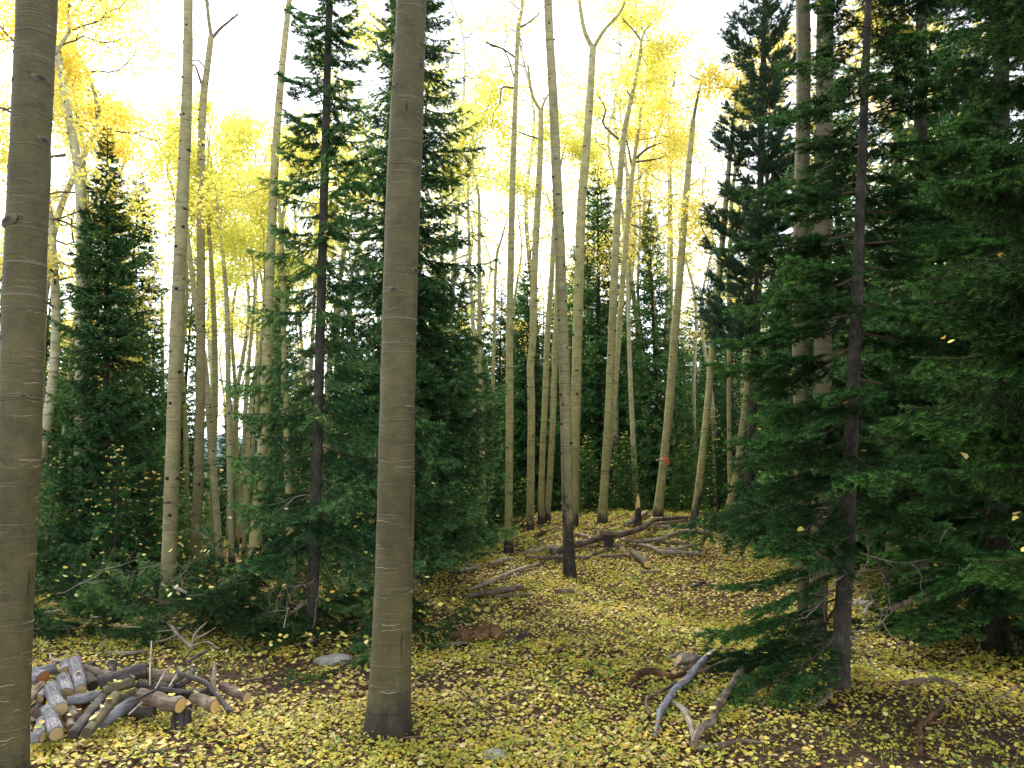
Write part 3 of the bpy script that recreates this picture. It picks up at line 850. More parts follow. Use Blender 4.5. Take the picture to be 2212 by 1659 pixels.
aspen([(612, 700, 12), (618, 900, 14), (625, 1080, 16), (633, 1275, 18)], 'dull green-grey aspen trunk behind the sparse spruce boughs', seed=16, knots=5, ext=3, crown=3, limb_from=.8)
aspen([(350, 640, 7), (349, 720, 8), (350, 800, 8)], 'broken pale aspen seen past the left spruces against the light', BACKG, depth=24, seed=17, ext=0, knots=2, seg=8)
aspen([(392, 780, 9), (396, 850, 10), (402, 1000, 11), (403, 1230, 11)], 'yellowish thin aspen half hidden by the tall scarred trunk', BACKG, depth=16, seed=18, knots=6, ext=4, crown=3, hue=-.1, seg=8)
aspen([(155, 760, 6), (144, 880, 8), (130, 1000, 9), (117, 1230, 10)], 'thin grey aspen leaning right among the dark left conifers', BACKG, depth=13.5, seed=19, knots=5, ext=2, crown=2, hue=.1, seg=8)
aspen([(710, 820, 14), (708, 950, 15), (705, 1060, 15), (703, 1200, 16)], 'cream aspen showing between the bare spruce trunk and its boughs', depth=15, seed=20, knots=4, ext=4, crown=3, hue=-.05)
aspen([(909, 700, 15), (908, 850, 16), (905, 1000, 17), (901, 1185, 19)], 'grey-white aspen close behind the thick middle trunk, on its right', depth=12.8, seed=21, knots=5, ext=4, crown=3, hue=-.1)
aspen([(1034, 420, 6), (1035, 560, 8), (1037, 800, 11), (1042, 1000, 12), (1048, 1172, 13)], 'thin straight aspen at the edge of the big spruce boughs', seed=22, knots=7, ext=1.5, crown=4, limb_from=.85, hue=-.08, char=.4)
aspen([(1072, 560, 6), (1068, 700, 7), (1064, 900, 8), (1060, 1130, 9)], 'thin brownish dead aspen pole left of the pale straight one', BACKG, depth=21, seed=23, knots=4, ext=1, seg=8)
aspen([(1120, 55, 9), (1114, 190, 10), (1107, 400, 13), (1101, 700, 15), (1101, 900, 16), (1099, 1100, 17), (1098, 1198, 19)],
      'pale straight aspen whose top splits into fine bare twigs, beside the kinked one', seed=24, knots=12, ext=1.0, char=.7,
      limbs=[[(1114, 125, 5), (1085, 105, 4), (1050, 92, 3)], [(1108, 190, 5), (1085, 190, 4), (1080, 225, 3)], [(1120, 60, 5), (1140, 50, 4), (1165, 30, 3)], [(1110, 165, 4), (1090, 110, 3), (1060, 100, 2)]], per=4, hue=-.05)
aspen([(1168, 240, 11), (1167, 330, 12), (1160, 470, 14), (1154, 600, 15), (1151, 740, 15), (1146, 790, 16), (1148, 900, 16), (1145, 1170, 17)],
      'pale aspen with a kinked stem and forked top beside the straight one', seed=25, knots=10, ext=0, char=.6, depth=17.2,
      limbs=[[(1168, 240, 9), (1150, 205, 7), (1140, 140, 5)], [(1168, 240, 5), (1178, 215, 4), (1184, 205, 3)], [(1164, 300, 4), (1120, 285, 3), (1070, 260, 3)]], per=6, hue=-.1)
aspen([(1197, 480, 8), (1192, 590, 11), (1184, 700, 12), (1178, 850, 13), (1172, 980, 13), (1168, 1135, 14)], 'slim pale aspen, left stem of the close pair beside the charred trunk', seed=26, knots=6, ext=2, depth=18, char=.6, crown=4, limb_from=.82, hue=-.1)
aspen([(1206, 550, 8), (1202, 680, 10), (1198, 800, 11), (1194, 920, 12), (1182, 1128, 13)], 'slim pale aspen, right stem of the close pair beside the charred trunk', seed=27, knots=6, ext=1.5, depth=18.6, char=.6)
aspen([(1183, -20, 17), (1187, 80, 18), (1194, 200, 19), (1203, 400, 21), (1210, 560, 22), (1216, 720, 23), (1222, 900, 24), (1226, 1100, 24), (1230, 1250, 27)],
      'left-leaning aspen with black fire scars on its lower stem, front of the fallen logs', seed=28, knots=16, char=1.7, seg=20, mat='bark_tan')
aspen([(1281, 100, 14), (1275, 200, 16), (1266, 330, 18), (1256, 450, 20), (1248, 700, 21), (1243, 900, 21), (1238, 1165, 22)],
      'cream aspen with a Y-shaped fork, right behind the fire-scarred trunk', seed=29, knots=10, ext=0, depth=16.5,
      limbs=[[(1281, 105, 12), (1262, 65, 10), (1250, -10, 9), (1246, -60, 7)], [(1281, 105, 10), (1305, 65, 8), (1345, 18, 6), (1352, -40, 5)]], per=3, hue=-.05)
aspen([(1382, 125, 7), (1367, 200, 8), (1348, 290, 12), (1337, 420, 14), (1329, 560, 16), (1321, 750, 17), (1312, 950, 18), (1300, 1132, 20)],
      'cream aspen, taller and thicker stem of the pair before the big fallen log', seed=30, knots=12, ext=1.0, char=.35,
      limbs=[[(1335, 300, 6), (1318, 285, 5), (1302, 265, 5), (1308, 235, 4), (1290, 205, 3)], [(1352, 270, 5), (1362, 215, 4), (1352, 195, 3)], [(1378, 140, 5), (1385, 90, 4), (1345, 40, 3)]], crown=3, limb_from=.88, hue=-.02)
aspen([(1382, 260, 6), (1369, 350, 9), (1358, 450, 11), (1346, 600, 12), (1335, 750, 13), (1323, 900, 13), (1312, 1000, 13), (1296, 1120, 14)],
      'thinner cream aspen crossing close behind the taller stem of the pair', seed=31, knots=10, ext=.6, depth=18.9, limbs=[[(1370, 345, 6), (1400, 320, 5), (1440, 305, 3)], [(1365, 360, 5), (1355, 310, 4), (1350, 300, 3)], [(1372, 350, 5), (1410, 345, 4), (1432, 340, 3)]], crown=3, limb_from=.85, hue=.1)
AT = aspen([(1497, 260, 11), (1488, 350, 13), (1477, 480, 15), (1466, 620, 17), (1455, 760, 18), (1444, 900, 18), (1434, 1000, 18), (1420, 1118, 22)],
           'right-leaning aspen with a dead dark tip and orange tape tied round it', seed=32, knots=8, ext=0, char=.3,
           limbs=[[(1497, 262, 8), (1506, 215, 7), (1516, 172, 5)], [(1515, 172, 4), (1500, 168, 3), (1490, 162, 3)], [(1516, 172, 4), (1526, 166, 3), (1532, 168, 2)]], per=2, hue=0)
aspen([(1573, 370, 11), (1566, 450, 12), (1556, 560, 14), (1543, 700, 15), (1531, 850, 15), (1516, 1000, 16), (1506, 1080, 17), (1494, 1150, 18)],
      'curving tan aspen, left of the bushy pine', seed=33, knots=10, ext=2, char=1.2, crown=4, limb_from=.85, hue=.12)
aspen([(1581, 430, 8), (1576, 560, 9), (1574, 800, 10), (1578, 1080, 11)], 'thin tan aspen close against the pine tufts', depth=17, seed=34, knots=6, ext=2, crown=2, hue=.1)
aspen([(1634, 660, 12), (1622, 760, 13), (1606, 900, 14), (1591, 1020, 15), (1576, 1090, 15)], 'pale aspen leaning right behind the fir\'s lowest-left boughs', depth=15.5, seed=35, knots=5, ext=3, crown=2, hue=.1)
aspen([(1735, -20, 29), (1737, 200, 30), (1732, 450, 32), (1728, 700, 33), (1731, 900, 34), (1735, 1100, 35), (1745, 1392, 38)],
      'shaded aspen trunk, left one of two behind the near fir', seed=36, mat='bark_shaded', knots=8, char=1.0, seg=16)
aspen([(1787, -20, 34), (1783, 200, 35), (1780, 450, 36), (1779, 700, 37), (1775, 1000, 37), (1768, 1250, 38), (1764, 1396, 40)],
      'shaded aspen trunk, right one of two behind the near fir', seed=37, mat='bark_shaded', knots=8, char=.8, seg=16, depth=8.4)
aspen([(1940, 180, 18), (1938, 400, 21), (1934, 700, 24), (1931, 900, 24), (1926, 1180, 25)], 'cream aspen seen through the dark boughs right of the fir trunk', depth=11.5, seed=38, knots=7, ext=3, crown=3, hue=.1)
aspen([(2088, 260, 16), (2083, 500, 18), (2078, 800, 19), (2070, 1190, 20)], 'dim aspen trunk deep between the fir and the right-edge conifer', depth=12.5, seed=39, knots=6, ext=3, crown=3, hue=.1)

# orange and white tape round the leaning aspen
def tape():
    c = px(1434, 990, gpx(1420, 1118).y); r = 18 / 2 * scale_at(c) * 1.06
    mb = MB(); n = 20
    an = np.linspace(0, 2 * np.pi, n + 1)
    V = []
    for a in an:
        for dz in (-.022, .022):
            V.append([c.x + r * math.cos(a), c.y + r * math.sin(a), c.z + dz + .012 * math.cos(a)])
    F = [[2 * k, 2 * k + 2, 2 * k + 3, 2 * k + 1] for k in range(n)]
    V = np.array(V) - np.array(c)
    root = empty('flagging_tape', c, 'orange tape with white strip tied around the right-leaning aspen', 'tape')
    mb.add(V, np.array(F)); mb.build('band', M['tape_orange'], root, smooth=True)
    for (ang, mat_, L, dr) in ((-1.0, 'tape_orange', .14, .3), (-1.3, 'tape_orange', .10, -.25), (-2.0, 'tape_white', .05, -1.2)):
        mb = MB(); a0 = np.array([r * 1.03 * math.cos(ang), r * 1.03 * math.sin(ang), 0])
        P = [a0, a0 + np.array([.03 * dr, -.03, -.02]), a0 + np.array([.09 * dr, -.035, -L * .5]), a0 + np.array([.12 * dr, -.03, -L])]
        V = []
        for p in P: V += [p + np.array([-.013, 0, .006]), p + np.array([.013, .006, -.006])]
        mb.add(np.array(V), np.array([[2 * k, 2 * k + 1, 2 * k + 3, 2 * k + 2] for k in range(3)]))
        mb.build('tail', M[mat_], root)


tape()

# ------------------------------------------------------------------ conifers with boughs one by one
def stem(mb, P, W, seg, rng):
    Q, q, _ = smooth_path(P, W, max(16, int(np.linalg.norm(np.array(P[-1]) - np.array(P[0])) * 5)))
    tube(mb, Q, q * (1 + .25 * np.exp(-np.clip(Q[:, 2], 0, None) / .15)), seg, .5, rough=.03, rng=rng, vcoord=Q[:, 2])
    return Q, q


def conifer(pts, label, boughs, reach, whorl, per_whorl, z0, name='spruce_tree', depth=None, tilt=(-12, 14), seed=0, ztop=None, dead=6, leaves=40, single_leaves=0,
            only=None, group=None, barkseg=12, caught_size=.045, roll=.35, needles='spruce'):
    """pts measured stem; reach(f) = bough length at height fraction f of the whole tree"""
    rng = np.random.default_rng(9000 + seed)
    bx, by = pts[-1][0], pts[-1][1]
    if depth is None: depth = gpx(bx, by).y
    W3 = [np.array(px(x, y, depth)) for x, y, w in pts]; Wr = [w / 2 * scale_at(Vector(p)) for p, (x, y, w) in zip(W3, pts)]
    gz = tz(W3[-1][0], depth); foot = W3[-1].copy(); foot[2] = gz
    if W3[-1][2] > gz + .03: W3.append(foot.copy()); Wr.append(Wr[-1] * 1.05)
    P = [p - foot for p in W3]
    top = P[0][2]
    if ztop and ztop > top:
        d = P[0] - P[1]; P = [P[0] + d / d[2] * (ztop - top)] + P; Wr = [0.006] + Wr
    else: ztop = top
    P.append(P[-1] - np.array([0, 0, .15])); Wr.append(Wr[-1])
    root = empty(name, foot, label, 'tree', group)
    mb = MB(); Q, q = stem(mb, P[::-1], Wr[::-1], barkseg, rng); mb.build('trunk', M['conbark'], root, smooth=True)
    spots = []
    z = z0
    while z < ztop - .05:
        f = z / ztop
        k = int(np.clip(np.searchsorted(Q[:, 2], z), 1, len(Q) - 1))
        a0 = rng.uniform(0, 6.28)
        for b in range(per_whorl):
            az = a0 + b * 2 * math.pi / per_whorl + rng.normal(0, .25)
            if only and not only(az, z): continue
            L = reach(f) * rng.uniform(.65, 1.12)
            if L < .06: continue
            zz = z + rng.normal(0, whorl * .18)
            small = {'spruce': BOUGH_SPRUCE_S, 'fir': BOUGH_FIR_S}.get(needles) if L < .6 else None
            o = link('bough', (small or boughs)[int(rng.integers(len(small or boughs)))], root)
            ls = L / .45 if small else L
            tl = R(tilt[0] + (tilt[1] - tilt[0]) * f + rng.normal(0, 6))
            o.matrix_local = Matrix.Translation(Vector((Q[k, 0], Q[k, 1], zz))) @ Matrix.Rotation(az, 4, 'Z') @ Matrix.Rotation(-tl, 4, 'Y') @ Matrix.Rotation(rng.normal(0, roll), 4, 'X') @ Matrix.Diagonal((ls, ls * rng.uniform(.85, 1.15), ls, 1))
            spots.append((Vector((Q[k, 0], Q[k, 1], zz)), az, tl, L))
        z += whorl * rng.uniform(.75, 1.25)
    if dead:
        mb = MB(); ls = []
        for _ in range(dead):
            z = rng.uniform(.25, max(z0 + .8, 1.2)); k = int(np.clip(np.searchsorted(Q[:, 2], z), 1, len(Q) - 1)); az = rng.uniform(0, 6.28)
            limb(mb, rng, Q[k], [math.cos(az), math.sin(az), rng.uniform(-.3, .1)], rng.uniform(.3, .8), .007, ls, 0, up=-.06, seg=4)
        mb.build('dead_twig', M['dead'], root, stuff=True)
    if leaves and spots:
        C = []
        for _ in range(leaves):
            p, az, tl, L = spots[int(rng.integers(len(spots)))]
            t = L * rng.uniform(.3, 1.0)
            C.append([p.x + math.cos(az) * t + rng.normal(0, .04), p.y + math.sin(az) * t + rng.normal(0, .04), p.z + math.sin(tl) * t - .12 * t + .03])
        mb = MB(); V, F = folded(rng, np.array(C), caught_size, .5); mb.add(V, F, np.repeat(np.clip(rng.normal(.4, .15, leaves), 0, .8), 6))
        mb.build('caught_leaf', M['litter'], root, stuff=True)
    for _ in range(single_leaves):
        p, az, tl, L = spots[int(rng.integers(len(spots)))]
        t = L * rng.uniform(.45, 1.0)
        o = link('leaf', LEAVES[int(rng.integers(len(LEAVES)))], root)
        o.matrix_local = Matrix.Translation((p.x + math.cos(az) * t, p.y + math.sin(az) * t, p.z + math.sin(tl) * t - .14 * t + .03)) @ Matrix.Rotation(rng.uniform(0, 6.28), 4, 'Z') @ Matrix.Rotation(rng.normal(.6, .5), 4, 'X') @ Matrix.Scale(rng.uniform(.7, 1.1) * (.55 if needles == 'near' else 1), 4)
    return root


# the sparse spruce with a bare lower trunk, left of the middle
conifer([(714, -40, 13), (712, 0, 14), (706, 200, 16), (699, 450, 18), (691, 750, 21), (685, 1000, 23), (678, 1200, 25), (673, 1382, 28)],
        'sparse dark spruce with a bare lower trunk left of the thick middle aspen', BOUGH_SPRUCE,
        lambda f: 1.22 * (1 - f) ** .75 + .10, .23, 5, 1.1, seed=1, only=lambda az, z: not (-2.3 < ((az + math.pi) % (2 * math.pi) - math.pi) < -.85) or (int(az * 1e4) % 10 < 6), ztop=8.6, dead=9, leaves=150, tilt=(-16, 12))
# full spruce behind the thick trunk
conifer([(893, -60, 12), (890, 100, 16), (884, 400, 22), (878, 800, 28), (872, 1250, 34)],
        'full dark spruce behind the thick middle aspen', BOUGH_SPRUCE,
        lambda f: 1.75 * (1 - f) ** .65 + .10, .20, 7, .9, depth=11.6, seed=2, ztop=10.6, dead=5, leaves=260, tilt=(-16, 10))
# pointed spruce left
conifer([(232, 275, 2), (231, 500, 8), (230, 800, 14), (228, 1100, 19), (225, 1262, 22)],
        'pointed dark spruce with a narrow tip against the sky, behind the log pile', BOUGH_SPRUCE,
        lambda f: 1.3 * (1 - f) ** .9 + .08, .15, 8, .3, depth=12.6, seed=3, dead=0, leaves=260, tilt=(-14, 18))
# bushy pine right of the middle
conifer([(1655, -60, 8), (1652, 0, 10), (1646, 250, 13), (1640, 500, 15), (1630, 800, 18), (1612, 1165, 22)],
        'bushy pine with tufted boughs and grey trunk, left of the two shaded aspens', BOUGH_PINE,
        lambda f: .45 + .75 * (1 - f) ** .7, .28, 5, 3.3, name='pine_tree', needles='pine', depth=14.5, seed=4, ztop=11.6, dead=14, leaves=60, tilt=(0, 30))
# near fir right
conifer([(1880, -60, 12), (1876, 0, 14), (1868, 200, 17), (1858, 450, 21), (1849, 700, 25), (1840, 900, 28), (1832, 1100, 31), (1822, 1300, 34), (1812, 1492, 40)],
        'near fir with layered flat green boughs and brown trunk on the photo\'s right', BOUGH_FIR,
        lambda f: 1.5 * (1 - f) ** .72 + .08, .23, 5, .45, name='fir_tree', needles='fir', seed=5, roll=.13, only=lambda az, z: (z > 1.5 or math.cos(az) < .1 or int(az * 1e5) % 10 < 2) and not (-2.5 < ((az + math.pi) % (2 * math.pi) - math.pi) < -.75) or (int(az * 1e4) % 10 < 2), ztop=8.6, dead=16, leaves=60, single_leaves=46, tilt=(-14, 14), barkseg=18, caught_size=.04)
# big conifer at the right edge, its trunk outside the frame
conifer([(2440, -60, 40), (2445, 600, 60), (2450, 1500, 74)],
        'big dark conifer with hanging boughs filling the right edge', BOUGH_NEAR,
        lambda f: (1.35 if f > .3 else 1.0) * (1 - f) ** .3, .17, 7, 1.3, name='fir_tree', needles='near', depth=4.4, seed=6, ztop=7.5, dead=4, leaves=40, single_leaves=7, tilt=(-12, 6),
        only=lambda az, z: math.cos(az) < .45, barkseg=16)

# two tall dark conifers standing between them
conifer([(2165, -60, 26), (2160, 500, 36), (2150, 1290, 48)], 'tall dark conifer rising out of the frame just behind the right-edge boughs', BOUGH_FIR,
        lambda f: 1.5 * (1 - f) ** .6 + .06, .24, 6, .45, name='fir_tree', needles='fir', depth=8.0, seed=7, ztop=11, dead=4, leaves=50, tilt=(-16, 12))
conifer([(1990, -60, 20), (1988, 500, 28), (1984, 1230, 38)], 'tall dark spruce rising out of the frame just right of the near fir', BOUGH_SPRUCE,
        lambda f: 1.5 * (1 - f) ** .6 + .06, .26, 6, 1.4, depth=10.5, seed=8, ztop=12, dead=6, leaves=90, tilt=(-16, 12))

# ------------------------------------------------------------------ conifers further back: a few kinds, copied with their parts
def generic_conifer(seed, H, Rb, whorl, per, per_m, nlen, nw, z0=.25, kind='spruce', lean=.02):
    rng = np.random.default_rng(7000 + seed)
    mt = MB(); P = [[0, 0, -.2], [0, 0, H * .3], [lean * H * .5, 0, H * .65], [lean * H, 0, H]]
    tube(mt, smooth_path(P, [.0, 0, 0, 0], 24)[0], np.linspace(.0125 * H, .004, 24), 8, .5, rough=.03, rng=rng)
    mn, ms = MB(), MB(); C = []
    z = z0
    lib = [bough_arrays(np.random.default_rng(seed * 50 + k), L=1.0, spacing=.16, per_m=per_m, nlen=nlen, nw=nw, droop=.22, lift=.18, spread=.40, hang=.35) for k in range(5)]
    lib2 = [bough_arrays(np.random.default_rng(seed * 50 + 20 + k), L=.5, spacing=.11, per_m=per_m, nlen=nlen, nw=nw, droop=.15, lift=.25, spread=.45, hang=.25) for k in range(4)]
    while z < H - .1:
        f = z / H; a0 = rng.uniform(0, 6.28)
        for b in range(per):
            L = (Rb * (1 - f) ** .75 + .06) * rng.uniform(.6, 1.12)
            S0, S1, SR, T, tt = lib[int(rng.integers(5))] if L > .62 else lib2[int(rng.integers(4))]
            az = a0 + b * 6.283 / per + rng.normal(0, .25); tl = R(-14 + 30 * f + rng.normal(0, 7))
            Mx = np.array((Matrix.Rotation(az, 3, 'Z') @ Matrix.Rotation(-tl, 3, 'Y') @ Matrix.Rotation(rng.normal(0, .5), 3, 'X')))
            off = np.array([lean * H * f ** 1.5, 0, z + rng.normal(0, whorl * .2)])
            sc = L if L > .62 else L / .5
            add_tris(mn, (T * sc) @ Mx.T + off, np.clip(tt + rng.normal(0, .06), 0, 1))
            big = SR > .0035
            add_segments(ms, (S0[big] * sc) @ Mx.T + off, (S1[big] * sc) @ Mx.T + off, SR[big] * max(sc, .7))
            t = L * rng.uniform(.35, 1)
            for t in (t, L * rng.uniform(.5, 1)): C.append(off + np.array([math.cos(az + rng.normal(0, .2)) * math.cos(tl) * t, math.sin(az) * math.cos(tl) * t, math.sin(tl) * t - .1 * t + .04]))
        z += whorl * rng.uniform(.75, 1.25)
    mc = MB(); C = np.array(C)[rng.random(len(C)) < .8]
    V, F = folded(rng, C, .065, .6); mc.add(V, F, np.repeat(np.clip(rng.normal(.42, .15, len(C)), 0, .8), 6))
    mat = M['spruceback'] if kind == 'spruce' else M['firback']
    return {'H': H, 'parts': [('trunk', mt.mesh('trunk', M['conbark'], True), False), ('crown', mn.mesh('crown', mat), True),
                              ('limb', ms.mesh('limb', M['contwig']), True), ('caught_leaf', mc.mesh('caught_leaf', M['litter']), True)]}


def place(gen, loc, h, label, name, group, rz=0.0, wide=1.0, cat='tree'):
    s = h / gen['H']
    o = empty(name, loc, label, cat, group)
    o.rotation_euler = (0, 0, rz); o.scale = (s * wide, s * wide, s)
    out = [o]
    for nm, me, st in gen['parts']:
        out.append(link(nm, me, o, st)); out[-1]['char_height'] = .35
    return out


GC = [generic_conifer(1, 9.0, 1.75, .17, 7, 66, .095, .028), generic_conifer(2, 10.0, 2.0, .18, 7, 66, .10, .029),
      generic_conifer(3, 8.0, 1.35, .16, 6, 66, .09, .026), generic_conifer(4, 3.0, 1.0, .15, 7, 120, .045, .010, z0=.1, kind='fir'),
      generic_conifer(5, 2.2, .85, .13, 7, 120, .042, .010, z0=.08, kind='fir')]

CG = 'dark conifers behind the clearing'
con_list = [  # x, y of tip, depth, kind, widening, label
    (288, 365, 15.5, 0, 1.05, 'second pointed spruce, close right of the taller tip'),
    (112, 545, 15.0, 1, 1.0, 'dark spruce under golden leaves between the two leftmost aspens'),
    (60, 480, 18.0, 0, 1.1, 'dim conifer showing past the nearest trunk at the left'),
    (338, 660, 17.5, 2, 1.0, 'shorter green spruce at the right of the pointed left pair'),
    (412, 540, 21.0, 2, .9, 'dark spruce in the gap between the two tall tan aspens'),
    (505, 820, 24.0, 0, 1.0, 'low dark conifer behind the thin white aspen grove'),
    (570, 760, 22.0, 2, 1.0, 'shaded conifer behind the tan leaning trunk'),
    (616, 480, 15.0, 2, .55, 'slim sparse spruce close left of the bare-trunked spruce'),
    (650, 800, 17.0, 1, .9, 'dense conifer low behind the bare-trunked spruce'),
    (760, 640, 15.0, 0, 1.0, 'dense spruce between the bare-trunked spruce and the thick aspen'),
    (1000, 640, 16.5, 1, .85, 'green spruce low on the right of the big spruce boughs'),
    (1075, 610, 23.0, 0, 1.0, 'distant conifer behind the pale straight aspen'),
    (1140, 560, 21.5, 1, .9, 'dark spruce behind the kinked aspen'),
    (1212, 600, 22.0, 0, 1.1, 'dark spruce behind the fire-scarred trunk'),
    (1286, 330, 20.5, 1, .95, 'tall dark spruce rising between the forked aspen and the cream pair'),
    (1352, 620, 21.5, 0, 1.0, 'dense spruce behind the cream pair of aspens'),
    (1408, 425, 19.0, 1, .85, 'pointed spruce with a dark visible trunk, left of the taped aspen'),
    (1470, 700, 21.0, 0, 1.15, 'broad conifer behind the taped aspen'),
    (1528, 560, 25.0, 2, .9, 'hazy thin spruce in the bright gap right of the taped aspen'),
    (1575, 720, 19.5, 0, 1.1, 'green conifer behind the curving tan aspen'),
    (1690, 560, 17.0, 1, 1.0, 'dark conifer between the pine and the shaded aspens'),
    (1830, 480, 14.5, 1, 1.0, 'dark conifer behind the near fir trunk'),
    (1905, 300, 16.5, 0, 1.1, 'tall conifer behind the fir\'s right-hand boughs'),
    (2010, 240, 15.0, 1, 1.0, 'tall shadowed spruce left of the dim right-hand aspen'),
    (2135, 160, 13.0, 1, 1.1, 'tall shadowed spruce right of the dim right-hand aspen'),
    (2210, 420, 10.5, 0, 1.1, 'shadowed conifer almost covered by the right-edge boughs'),
    (1990, 700, 12.0, 2, 1.1, 'shorter conifer low between the fir and the right edge'),
    (2075, 60, 12.5, 2, 1.4, 'dark spruce filling the gap before the dim right-hand aspen'),
    (1800, 120, 13.0, 0, 1.2, 'tall dark spruce behind the shaded aspen pair and fir trunk'),
    (1245, 760, 24.0, 1, 1.3, 'bushy dark spruce filling the gap behind the forked aspen'),
    (1110, 790, 24.5, 1, 1.3, 'bushy dark spruce filling the gap behind the pale straight aspen'),
    (1385, 720, 24.0, 1, 1.3, 'bushy spruce filling the gap right of the cream pair'),
    (1510, 800, 22.0, 1, 1.4, 'bushy spruce filling the gap under the bright sky window'),
    (1040, 800, 20.0, 0, 1.3, 'bushy spruce behind the thin straight aspen at the clearing edge'),
    (940, 560, 19.0, 1, 1.2, 'tall dense spruce behind the big spruce\'s right boughs'),
    (1640, 700, 20.0, 1, 1.3, 'bushy dark spruce behind the pine\'s grey trunk'),
    (180, 700, 18.5, 1, 1.3, 'bushy dark spruce behind the bent white aspen'),
    (290, 640, 20.0, 1, 1.2, 'bushy dark spruce behind the pointed left pair'),
    (1780, 640, 18.0, 1, 1.3, 'bushy dark spruce behind the shaded aspen pair'),
]
for k, (x, y, d, g, wide, lab) in enumerate(con_list):
    d += 2.5 if 1040 < x < 1620 and d < 24 else 0
    p = px(x, y, d); q = Vector((p.x, d, tz(p.x, d)))
    place(GC[g], q, p.z - q.z, lab, 'spruce_tree', CG, rz=k * 1.7, wide=wide)
sap_list = [
    (118, 985, 12.3, 3, 1.0, 'leafy young fir behind the left fallen branches'),
    (70, 900, 14.2, 4, 1.2, 'young fir peeking past the nearest trunk'),
    (262, 960, 11.8, 3, 1.0, 'bushy young fir in front of the pointed spruce'),
    (322, 1010, 12.4, 4, 1.1, 'small bright fir left of the tall scarred aspen'),
    (388, 1000, 14.5, 3, 1.0, 'young fir between the two tan aspens'),
    (648, 1010, 13.5, 3, 1.0, 'young fir behind the bare spruce trunk'),
    (760, 1040, 10.2, 4, .8, 'thin young fir just right of the bare spruce trunk'),
    (938, 860, 13.2, 3, 1.0, 'bushy young fir right of the thick aspen at the clearing edge'),
    (1005, 960, 14.2, 3, 1.1, 'young fir at the clearing edge beside the thin straight aspen'),
    (1130, 1030, 18.2, 4, 1.0, 'small fir growing at the kinked aspen\'s foot'),
    (1270, 940, 18.4, 3, 1.1, 'young fir between the forked aspen and the cream pair'),
    (1352, 930, 18.6, 3, 1.1, 'young fir right behind the big fallen log'),
    (1470, 950, 18.0, 3, 1.2, 'wide young fir right of the taped aspen\'s foot'),
    (1545, 880, 16.5, 3, 1.1, 'young fir behind the curving aspen\'s foot'),
    (1665, 960, 14.0, 3, 1.0, 'young fir right of the pine\'s grey trunk'),
    (1985, 960, 11.0, 3, 1.1, 'young fir in the shade right of the near fir'),
    (2120, 900, 12.5, 3, 1.1, 'young fir in deep shade by the right edge'),
    (1085, 1130, 16.0, 4, .6, 'tiny bright fir sprig beside the pale straight trunk'),
]
for k, (x, y, d, g, wide, lab) in enumerate(sap_list):
    d += 1.5 if 1200 < x < 1600 else 0
    p = px(x, y, d); q = Vector((p.x, d, tz(p.x, d)))
    place(GC[g], q, p.z - q.z, lab, 'young_fir', 'young firs at the clearing edge', rz=k * 2.1, wide=wide)

# ------------------------------------------------------------------ aspens further back
def generic_aspen(seed, H, r0, nl, per, leafsize, start=.5, spread=1.5):
    rng = np.random.default_rng(6000 + seed)
    P = [[0, 0, -.2]] + [[rng.normal(.02 * H * f, .05 + .25 * f), rng.normal(0, .05 + .25 * f), H * f] for f in (.3, .55, .75, .9, 1.0)]
    Q, _, _ = smooth_path(P, [0] * 6, 30); W = r0 * (1 - np.linspace(0, 1, 30) * .85)
    mt = MB(); tube(mt, Q, W, 8, .5, rough=.02, rng=rng, vcoord=Q[:, 2])
    mbr = MB(); lv = []
    for b in range(nl):
        f = start + (1 - start) * (b + rng.random()) / nl; k = min(int(f * 29), 29); az = rng.uniform(0, 6.28)
        limb(mbr, rng, Q[k], [math.cos(az), math.sin(az), rng.uniform(-.2, .5)], spread * rng.uniform(.6, 1.2) * (1 - .5 * (f - start) / (1 - start)), max(W[k] * .35, .018), lv, up=.05, seg=4)
    mc = MB(); V, F, t = clumps(rng, lv, per, .15, leafsize); mc.add(V, F, t)
    return {'H': H, 'parts': [('trunk', mt.mesh('trunk', M['bark_white'], True), False), ('limb', mbr.mesh('limb', M['twig']), True), ('crown', mc.mesh('crown', M['crown']), True)]}


